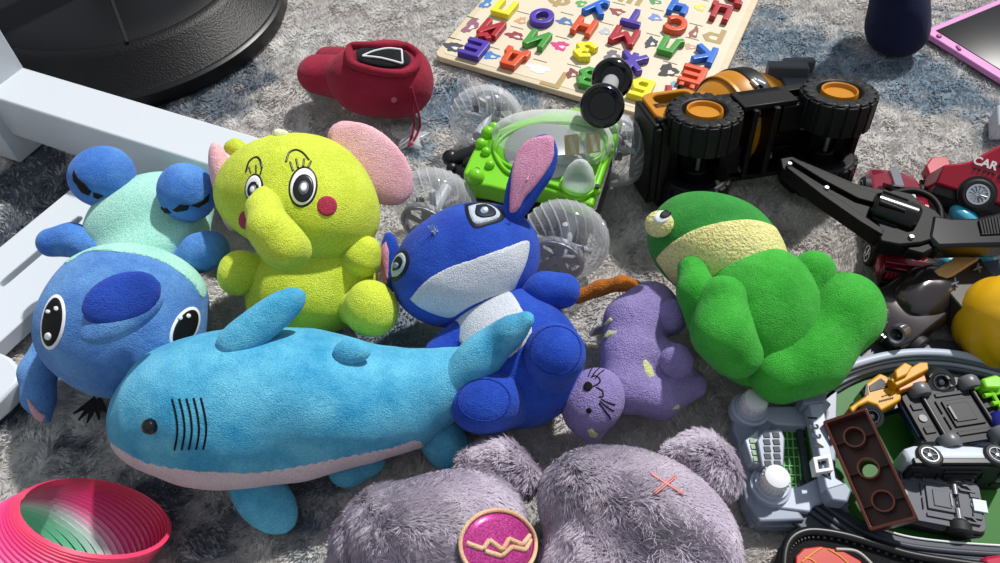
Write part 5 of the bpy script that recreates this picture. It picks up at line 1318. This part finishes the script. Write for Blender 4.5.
# ---- yellow tow truck ------------------------------------------------------------------------------
yt = plastic('tow_yellow', '#c98f12', .4, .3); yo = plastic('tow_orange', '#c8761c', .35, .5)
T = Thing('tow_truck', 'small yellow toy tow truck with tilted orange bed, lying over the track rail', 'toy truck', loc=P(900, 395))
z = .040
cab = slab(T, 'cab', [(849, 407), (865, 396), (866, 383), (880, 373), (887, 376), (902, 396), (901, 400), (881, 411), (877, 405), (868, 402), (859, 406), (853, 413)], z, .030, yt, bevel=.0015)
slab(T, 'window', [(869, 386), (881, 378), (885, 381), (889, 387), (870, 392)], z+.0006, .003, glassd, cab, bevel=.0004)
slab(T, 'windscreen', [(864, 396), (866, 384), (868, 384), (869, 395)], z+.0002, .026, glassd, cab, bevel=.0004)
mb = MB()
for x, y in ((883, 396), (886, 395), (889, 394.5)): q = P(x, y, z+.0008); mb.box(q, (.0022, .0007, .0003))
for k in range(7): q = P(880+k*2.1, 401-k*.55, z+.0008); mb.box(q, (.0014, .0012, .0003))
T.mb('door_print', mb, glassd, cab, world=True)
slab(T, 'frame', [(856, 410), (900, 400), (945, 384), (957, 380), (959, 388), (900, 408), (862, 420)], z-.010, .012, bl, bevel=.001)
slab(T, 'bed', [(890, 379), (920, 362), (928, 362), (929, 369), (897, 386)], z+.010, .012, yt, bevel=.0012)
slab(T, 'bed_box', [(895, 370), (905, 362), (913, 366), (908, 374), (897, 379)], z+.014, .012, yt, bevel=.0012)
slab(T, 'bed_side', [(897, 386), (924, 372), (927, 381), (900, 391)], z+.004, .016, yo, bevel=.001)
for (x, y, r_) in ((869, 417, 12.5), (938, 383, 14.5)):
    c = P(x, y, z-.006); m = mpp(c); r_ = r_*m; mb = MB(); mb.lathe([(0, -.006), (r_*.85, -.006), (r_, -.003), (r_, .004), (r_*.9, .007), (r_*.62, .007), (r_*.58, .004), (0, .004)], c, (-.1, -.45, 1), 32); wo = T.mb('wheel', mb, blt, world=True)
    mb = MB(); mb.lathe([(r_*.56, .004), (r_*.56, .0072), (r_*.46, .0072), (r_*.42, .005), (r_*.42, .004)], c, (-.1, -.45, 1), 24, closed=True); mb.lathe([(0, .0072), (r_*.18, .0068), (r_*.2, .004)], c, (-.1, -.45, 1), 14); T.mb('hub', mb, plastic('hub_dull', '#50545c', .35, .6, metal=.6), wo, world=True)
slab(T, 'hook', [(948, 384), (954, 376), (960, 377), (958, 385), (951, 388)], z, .006, bl, bevel=.001)
slab(T, 'fender', [(928, 376), (934, 370), (946, 371), (952, 380), (948, 380), (943, 374), (934, 374), (930, 379)], z+.003, .010, bl, bevel=.001)

# ---- upturned toy cars on the field ------------------------------------------------------------------
nb_ = plastic('car_navy', '#1d3556', .2, .6, metal=.35, coat=.6); cd_ = plastic('chassis_dark', '#1e2025', .5, .4); cg = plastic('chassis_grey', '#4c4f58', .5, .4); wg = plastic('wheel_grey', '#63656a', .35, .5); cw = plastic('car_white', '#c2ccd6', .25, .5)
Mx, L_ = poseframe((1002, 414), (904, 429), .020, .020, roll=180)
Mx = Mx @ Matrix.Translation((0, 0, -.018))
T = Thing('navy_car', 'navy blue toy car lying on its roof with black underside and grey wheels', 'toy car', Mx)
W_ = .062; H_ = .036
mb = MB(); carbody(mb, L_, W_, H_); T.mb('body', mb, nb_, bevel=.001)
mb = MB(); cabin(mb, L_, W_, H_); T.mb('cabin', mb, glassd)
chassisplate(T, L_, W_, H_*.12-.003, cd_, wg)
carwheels(T, L_, W_, H_, .0095, wg, wg, xs=(-.20, .30), spread=.40, wd=.011, ax=bl, zc=.000)

Mx, L_ = poseframe((896, 468), (1004, 468), .022, .022, roll=-97)
T = Thing('white_black_car', 'white and black toy car lying on its side between the navy and grey upturned cars', 'toy car', Mx @ Matrix.Translation((0, 0, -.012)))
W_ = .044; H_ = .036
mb = MB(); carbody(mb, L_, W_, H_); T.mb('body', mb, cw, bevel=.001)
mb = MB(); cabin(mb, L_, W_, H_); T.mb('cabin', mb, glassd)
chassisplate(T, L_, W_, H_*.12-.003, cd_, wg)
mb = MB(); mb.box((0, 0, H_*.16), (L_*.92, W_*1.01, H_*.16)); T.mb('sill', mb, bl, bevel=.001)
carwheels(T, L_, W_, H_, .0105, blt, chrome, xs=(-.30, .31), spread=.47)

Mx, L_ = poseframe((890, 497), (978, 513), .012, .016, roll=180)
T = Thing('grey_chassis_car', 'toy car upside down showing grey chassis, chrome axle and black wheels, nearest the camera', 'toy car', Mx @ Matrix.Translation((0, 0, -.012)))
W_ = .050; H_ = .030
mb = MB(); carbody(mb, L_, W_, H_); T.mb('body', mb, plastic('car_black_gloss', '#15161a', .2, .6), bevel=.001)
mb = MB(); cabin(mb, L_, W_, H_); T.mb('cabin', mb, glassd)
co2 = chassisplate(T, L_, W_, H_*.12-.003, cg, wg)
mb = MB(); mb.box((.44*L_, 0, H_*.12-.004), (.010, .010, .003)); T.mb('white_peg', mb, cw, co2, label='white square peg')
mb = MB()
for s in (-1, 1):
    mb.ringprism([(x+.02, y+s*.0135) for x, y in [(-.008, -.003), (.003, -.003), (.008, .003), (-.003, .003)]], [(x+.02, y+s*.0135) for x, y in [(-.005, -.0016), (.002, -.0016), (.005, .0016), (-.002, .0016)]], H_*.12-.0052, H_*.12-.003)
    for k in range(3): mb.box((-.036+k*.004, s*.016, H_*.12-.004), (.0015, .009, .002))
explode(T.mb('chassis_relief', mb, cg, co2))
for s in (-1, 1):
    c = np.array((.20*L_, s*W_*.40, .006)); mb = MB(); mb.lathe([(0, -.0055), (.0085, -.0055), (.0100, -.0035), (.0100, .0035), (.0085, .0055), (0, .0055)], c, (0, s, 0), 28); T.mb('wheel', mb, blt)
mb = MB(); mb.cyl((.20*L_, -W_*.36, .0035), (.20*L_, W_*.36, .0035), .0035, None, 14); T.mb('axle', mb, bl); mb = MB(); mb.cyl((.20*L_-.001, -W_*.29, -.0005), (.20*L_-.001, -W_*.12, -.0005), .0026, None, 12); mb.cyl((.20*L_-.001, W_*.12, -.0005), (.20*L_-.001, W_*.29, -.0005), .0026, None, 12); T.mb('axle_sleeve', mb, chrome)

T = Thing('lime_toy', 'small lime green spindly toy part behind the navy upturned car', 'toy', loc=P(990, 392))
lm = plastic('lime', '#7ccc22', .35, .5)
slab(T, 'block', [(982, 378), (996, 374), (1004, 378), (1002, 388), (986, 388)], .048, .014, lm, bevel=.002)
mb = MB()
for a, b2 in (((984, 384), (974, 389)), ((990, 390), (1002, 410)), ((984, 396), (1004, 392)), ((996, 388), (1004, 396)), ((992, 404), (1004, 402))): mb.cyl(P(*a, .042), P(*b2, .040), .0022, .0016, 8)
T.mb('leg_rods', mb, lm, world=True)
T = Thing('indigo_toy', 'dark indigo rounded toy at the right edge beside the navy car', 'toy', loc=P(1003, 432))
V, Fc = blob([El(1008, 432, .035, 16, 23, 14, 80)], lump=0, h=.002); T.part('body', V, Fc, plastic('indigo', '#1c1c7c', .25, .6))
T = Thing('pink_toy', 'small crimson pink toy cut off at the bottom right corner', 'toy', loc=P(995, 560))
slab(T, 'body', [(984, 556), (1010, 553), (1012, 575), (982, 575)], .032, .012, plastic('toy_crimson', '#b0163e', .3, .5), bevel=.003)

# ---- black stitched case with red print ---------------------------------------------------------------
T = Thing('stitched_case', 'black stitched fabric case with glossy red picture panel at the bottom edge', 'case', loc=P(880, 575))
bf = plush('case_fabric', '#141417', '#1c1c20', scale=900, bump=.3, sheen=.1)
ol = [(782, 580), (782, 556), (786, 540), (796, 531), (812, 528), (840, 532), (872, 541), (905, 551), (945, 558), (1005, 566), (1010, 640), (782, 640)]
slab(T, 'cover', ol, .026, .024, bf, bevel=.003)
rp_ = smooth_path([P(x+2, y+3, .029) for x, y in ol[:10]], 6); wring(T, 'piping', rp_, .0038, plastic('piping_black', '#0e0e10', .35, .5))
mb = MB()
sp_ = smooth_path([P(x+5, y+9, .028) for x, y in ol[1:10]], 8)
for i in range(0, len(sp_)-1, 2): mb.cyl(sp_[i], sp_[i]+(sp_[i+1]-sp_[i])*.7, .0011, None, 6)
T.mb('stitching', mb, plastic('stitch_grey', '#3a3b40', .6), world=True)
pan = slab(T, 'picture_panel', [(796, 580), (796, 556), (804, 548), (820, 546), (842, 550), (860, 560), (872, 575), (880, 600), (800, 610)], .030, .006, plastic('panel_red', '#b8301f', .25, .6, coat=.5), bevel=.001)
mb = MB()
for a in ([(802, 562), (815, 552), (822, 548)], [(804, 558), (812, 560), (824, 572)], [(828, 549), (842, 558), (856, 572)]): mb.tube([P(x, y, .0302) for x, y in smooth_path(a, 6)], .0007, 5)
T.mb('panel_line', mb, plastic('line_amber', '#d88a2a', .4), pan, world=True)
mb = MB(); mb.tube(smooth_path([P(x, y, .031) for x, y in [(836, 549), (856, 551), (870, 562), (880, 575)]], 6), .0012, 6); T.mb('clear_trim', mb, plastic('trim_pale', '#a8aaa0', .2, .6), pan, world=True)

# ---- pink coil spring toy --------------------------------------------------------------------------
m, nt, b = newmat('coil_rainbow'); N = nt.nodes; L = nt.links
at = N.new('ShaderNodeAttribute'); at.attribute_name = 'along'; cr = N.new('ShaderNodeValToRGB'); el = cr.color_ramp.elements
el[0].position = 0; el[0].color = srgb('#5fcf9f'); el[1].position = 1; el[1].color = srgb('#e8436b')
for p_, c_ in ((.36, '#7fd6ae'), (.46, '#dfe3e6'), (.52, '#f0a0c2'), (.60, '#e04a8a'), (.78, '#d8306f'), (.92, '#dc3c60')):
    e = el.new(p_); e.color = srgb(c_)
L.new(at.outputs['Fac'], cr.inputs[0]); L.new(cr.outputs[0], b.inputs['Base Color']); b.inputs['Roughness'].default_value = .3; setin(b, 'Specular IOR Level', .5)
setin(b, 'Subsurface Weight', .15); setin(b, 'Subsurface Radius', (.01, .004, .004)); setin(b, 'Subsurface Scale', .5)
T = Thing('coil_spring', 'pink to mint plastic coil spring toy arched at the lower left corner', 'spring toy', loc=P(60, 560))
turns = 26; per = 40; V = []; AL = []; Rc = .0530
c_top = P(98, 516, .058); c_mid = P(52, 552, .054); c_bot = P(-38, 590, .050)
cen = smooth_path([c_bot, c_mid, c_top], 40); tot = turns*per
nst = np.array([-.80, .05, .60]); nst /= np.linalg.norm(nst)
pathc = []
for i in range(tot+1):
    t = i/tot; f = t*(len(cen)-1); k = min(int(f), len(cen)-2); c = cen[k]*(1-f+k)+cen[k+1]*(f-k)
    n0 = np.array([.85, .45, .28]); n1 = np.array([.38, .66, .60]); nn = n0*(1-t)+n1*t; nn = nn/np.linalg.norm(nn)
    u = np.cross(nn, [0, 1.0, 0]); u /= np.linalg.norm(u); v = np.cross(nn, u); a = 2*PI*i/per
    pathc.append((c+Rc*(u*math.cos(a)+v*math.sin(a)), nn, (u*math.cos(a)+v*math.sin(a)), t))
Fc = []
for q, nn, rd_, t in pathc:
    for s1, s2 in ((-1, -1), (-.4, 1), (.4, 1), (1, -1)): V.append(q+rd_*s2*.0014+nn*s1*.0025); AL.append(t)
for i in range(tot):
    for j in range(4): Fc.append((i*4+j, i*4+(j+1) % 4, (i+1)*4+(j+1) % 4, (i+1)*4+j))
Fc.append((0, 1, 2, 3)); Fc.append(tuple(tot*4+j for j in (3, 2, 1, 0)))
V = np.array(V); V[:, 2] = np.maximum(V[:, 2], .001)
o = T.part('coil', V, Fc, m, angle=60); at_ = o.data.attributes.new('along', 'FLOAT', 'POINT'); at_.data.foreach_set('value', np.array(AL, np.float32))

# ---- pink drawing tablet -----------------------------------------------------------------------------
T = Thing('drawing_tablet', 'pink framed drawing tablet with black screen at the top right corner', 'tablet', loc=P(970, 40))
tp = plastic('tablet_pink', '#cf86c0', .35, .5)
a, b2, c2 = P(922, 31, .008), P(1000, -1, .008), P(1000, 79, .008)
e1 = (b2-a)/np.linalg.norm(b2-a); e2 = c2-a; e2 = e2-e1*(e2@e1); e2 /= np.linalg.norm(e2); 
def tq(u, v): q = a+e1*u+e2*v; return (q[0], q[1])
def tr(u0, v0, u1, v1): return [tq(u0, v0), tq(u1, v0), tq(u1, v1), tq(u0, v1)]
mb = MB(); mb.prism(tr(0, 0, .26, .175), .001, .009); T.mb("case", mb, tp, bevel=.002, world=True)
mb = MB(); mb.prism(tr(.016, .010, .25, .165), .008, .0098); V, Fc = mb.data()
T.part('screen', V, Fc, plastic('tablet_screen', '#0d0e12', .35, .25), bevel=.0004)
mb = MB(); q = tq(.008, .022); mb.cyl((q[0], q[1], .0085), (q[0], q[1], .0108), .004, .0035, 16); q = tq(.008, .055); mb.box((q[0], q[1], .0095), (.004, .010, .002)); V, Fc = mb.data(); T.part('button', V, Fc, plastic('button_magenta', '#b0539c', .4))
# ---- socked foot ---------------------------------------------------------------------------------------
T = Thing('person', 'person standing beyond the board, only a navy socked foot and ankle in view', 'person', loc=P(898, 40))
sk = plush('sock_navy', '#121834', '#191f40', scale=900, bump=.25, sheen=.2)
V, Fc = blob([Ch((898, 32, .028, 20), (899, 10, .055, 21), (899, -30, .085, 20)), El(898, 31, .028, 26, 20, 22, 0), Ch((899, -20, .085, 20), (899, -70, .16, 22))], k=.03, h=.004, floor=.003, lump=.0006)
T.part('foot', V, Fc, sk)
# lower leg goes on upwards out of the frame, ankle to knee
q0 = P(899, -60, .15); 
V, Fc = blob([('c', q0, q0+np.array([.0, .03, .16]), .038, .050), ('c', q0+np.array([.0, .03, .16]), q0+np.array([.0, .05, .30]), .050, .055)], k=.02, h=.005, floor=None, lump=0)
T.part('leg', V, Fc, plush('trouser_dark', '#1a1d26', '#20242e'))
T = Thing('white_edge_toy', 'small white and grey toy barely in view at the right edge above the jeep', 'toy', loc=P(1004, 118))
slab(T, 'body', [(998, 104), (1014, 101), (1016, 124), (999, 125)], .025, .026, plastic('toy_white', '#b9bec6', .4), bevel=.003)

# ---- fluffy lavender plush ----------------------------------------------------------------------------
T = Thing('plush_lavender', 'large fluffy lavender plush animal with pink glitter lightning patch, lying at the bottom edge', 'plush toy', loc=P(560, 560))
def furmat(name, c, c2):
    m, nt, b = newmat(name); N = nt.nodes; L = nt.links
    g = N.new('ShaderNodeNewGeometry'); n = N.new('ShaderNodeTexNoise'); n.inputs['Scale'].default_value = 30; n.inputs['Detail'].default_value = 3
    L.new(g.outputs['Position'], n.inputs[0]); mx = N.new('ShaderNodeMix'); mx.data_type = 'RGBA'; mx.inputs[6].default_value = srgb(c); mx.inputs[7].default_value = srgb(c2)
    mr = N.new('ShaderNodeMapRange'); mr.inputs[1].default_value = .38; mr.inputs[2].default_value = .62; L.new(n.outputs['Fac'], mr.inputs[0]); L.new(mr.outputs[0], mx.inputs[0])
    L.new(mx.outputs[2], b.inputs['Base Color']); b.inputs['Roughness'].default_value = .75; setin(b, 'Specular IOR Level', .15); setin(b, 'Sheen Weight', .3)
    woolly(nt, b, mx.outputs[2], .45)
    return m
fm_ = furmat('fur_lavender', '#dfd5e6', '#eee6f2')
def lav(name, prims, n, seed, k=.02, par=None, ln=.010):
    V, Fc = blob(prims, k=k, seed=seed, h=.005, lump=.002, lsc=45)
    o = T.part(name, V, Fc, fm_, par); FUR.append((o, V, Fc, n, ln, seed)); return o, (V, Fc)
FUR = []
def growfur(o, V, Fc, n, ln, seed):
    """curved blades of fur grown on the part's own surface, combed along it"""
    r = np.random.default_rng(seed); Fa = np.array(Fc); A = V[Fa]; 
    nr = np.cross(A[:, 2]-A[:, 0], A[:, 3]-A[:, 1]); ar = np.linalg.norm(nr, axis=1); nr = nr/ar[:, None]
    idx = r.choice(len(Fa), n, p=ar/ar.sum()); u, v = r.random(n), r.random(n)
    p = (A[idx, 0].T*(1-u)*(1-v)+A[idx, 1].T*u*(1-v)+A[idx, 2].T*u*v+A[idx, 3].T*(1-u)*v).T; nn = nr[idx]
    ok = p[:, 2] > .004; p = p[ok]; nn = nn[ok]; n = len(p)
    comb = np.stack([np.sin(p[:, 1]*30+p[:, 0]*17+seed), -.6+.8*np.cos(p[:, 0]*38+p[:, 2]*20), -.35+0*p[:, 0]], 1)+r.normal(0, .35, (n, 3))
    cl = np.stack([np.sin(p[:, 0]*260+p[:, 1]*190), np.sin(p[:, 1]*240-p[:, 2]*210+2), np.sin(p[:, 2]*250+p[:, 0]*170+4)], 1)*.55
    t = comb+cl; t = t-nn*(t*nn).sum(1)[:, None]; t /= np.linalg.norm(t, axis=1)[:, None]+1e-9
    L_ = ln*(.75+.5*r.random(n))[:, None]
    m1 = p+nn*L_*.34+t*L_*.38; tp = p+nn*L_*.42+t*L_*1.0
    w_ = np.cross(t, nn); w_ = w_*(.00050+.0002*r.random(n))[:, None]
    B = np.stack([p-w_, p+w_, m1+w_*.8, tp, m1-w_*.8], 1).reshape(-1, 3)
    q = np.arange(n)*5
    Vl = T.loc(B); me = o.data; V0 = np.array([x.co[:] for x in me.vertices]); nv = len(V0)
    loops = np.concatenate([Fa.ravel(), (nv+np.stack([q, q+1, q+2, q+3, q+4], 1)).ravel()]); st = np.concatenate([4*np.arange(len(Fa)), 4*len(Fa)+5*np.arange(n)])
    m2 = bpy.data.meshes.new(me.name+'_fur'); m2.vertices.add(nv+len(Vl)); m2.vertices.foreach_set('co', np.concatenate([V0, Vl]).ravel().astype(np.float32))
    m2.loops.add(len(loops)); m2.loops.foreach_set('vertex_index', loops.astype(np.int32)); m2.polygons.add(len(st)); m2.polygons.foreach_set('loop_start', st.astype(np.int32)); m2.update(calc_edges=True); m2.shade_smooth()
    m2.materials.append(fm_); o.data = m2
to, tv = lav('torso', [El(440, 528, .055, 82, 46, 58, -4), El(382, 528, .040, 34, 36, 36, 0), El(450, 575, .05, 80, 50, 50, 0)], 60000, 3)
lav('arm', [Ch((478, 468, .050, 14), (500, 468, .05, 17), (520, 480, .05, 15))], 9000, 4, .01)
lav('leg', [El(366, 548, .034, 24, 36, 30, 0), Ch((358, 530, .032, 14), (352, 555, .028, 16))], 9000, 5, .01)
ho, hv2 = lav('head', [El(650, 522, .062, 84, 56, 66, -10), El(584, 500, .060, 40, 42, 46, 0), El(655, 575, .05, 84, 50, 60, 0), El(604, 575, .05, 60, 50, 55, 0)], 80000, 6)
lav('ear', [Ch((680, 458, .055, 16), (700, 461, .05, 24), (712, 474, .045, 22))], 12000, 7, .01)
for a_ in FUR: growfur(*a_)
# appliqué patch stands on the fur tips
tvi = bvh_of(blob([El(440, 528, .055, 82, 46, 58, -4), El(382, 528, .040, 34, 36, 36, 0), El(450, 575, .05, 80, 50, 50, 0)], k=.02, seed=3, h=.005, lump=0, infl=.0065))
m, nt, b = newmat('glitter_pink'); N = nt.nodes; L = nt.links
g = N.new('ShaderNodeNewGeometry'); vo = N.new('ShaderNodeTexVoronoi'); vo.inputs['Scale'].default_value = 1400; L.new(g.outputs['Position'], vo.inputs['Vector'])
cr = N.new('ShaderNodeValToRGB'); cr.color_ramp.elements[0].color = srgb('#a31f78'); cr.color_ramp.elements[1].color = srgb('#e05aa8'); sx = N.new('ShaderNodeSeparateColor'); L.new(vo.outputs['Color'], sx.inputs[0]); L.new(sx.outputs[0], cr.inputs[0]); L.new(cr.outputs[0], b.inputs['Base Color'])
bp_ = N.new('ShaderNodeBump'); bp_.inputs['Strength'].default_value = .9; bp_.inputs['Distance'].default_value = .001; L.new(sx.outputs[1], bp_.inputs['Height']); L.new(bp_.outputs[0], b.inputs['Normal']); b.inputs['Roughness'].default_value = .3; b.inputs['Metallic'].default_value = .35
e = addpatch(T, 'glitter_patch', tvi, circle(497, 545, 37, 34, 5, 44), m, to, label='round pink glitter patch', off=.001)
gold = plush('thread_gold', '#d9ab86', '#e8c4a0', scale=1200, sheen=.1)
ringp = [hit(tvi, x, y) for x, y in circle(497, 545, 37, 34, 5, 60)]; ringp = [q[0]+q[1]*.0015 for q in ringp if q is not None]
V, Fc = tube(ringp, .0016, 8, closed=True); T.part('patch_border', V, Fc, gold, e)
segs_ = []
for l_ in ([(466, 543), (482, 549)], [(482, 549), (488, 540)], [(488, 540), (501, 550)], [(501, 550), (507, 539)], [(507, 539), (520, 545)], [(520, 545), (527, 536)], [(484, 551), (500, 556)], [(500, 556), (510, 547)], [(510, 547), (523, 550)], [(523, 550), (528, 540)]): segs_.append(stitch(tvi, l_, 2.6, 6, .0022))
T.part('lightning_mark', *join(*segs_), gold, e)
hvi = bvh_of(blob([El(650, 522, .062, 84, 56, 66, -10), El(584, 500, .060, 40, 42, 46, 0), El(655, 575, .05, 84, 50, 60, 0), El(604, 575, .05, 60, 50, 55, 0)], k=.02, seed=6, h=.005, lump=0, infl=.0068))
addstitch(T, 'cross_stitch', hvi, [[(649, 472), (683, 493)], [(651, 474), (684, 495)], [(653, 493), (675, 475)], [(655, 494), (677, 476)]], .8, plastic('thread_salmon', '#d98a86', .6), ho)
bpy.context.view_layer.update()
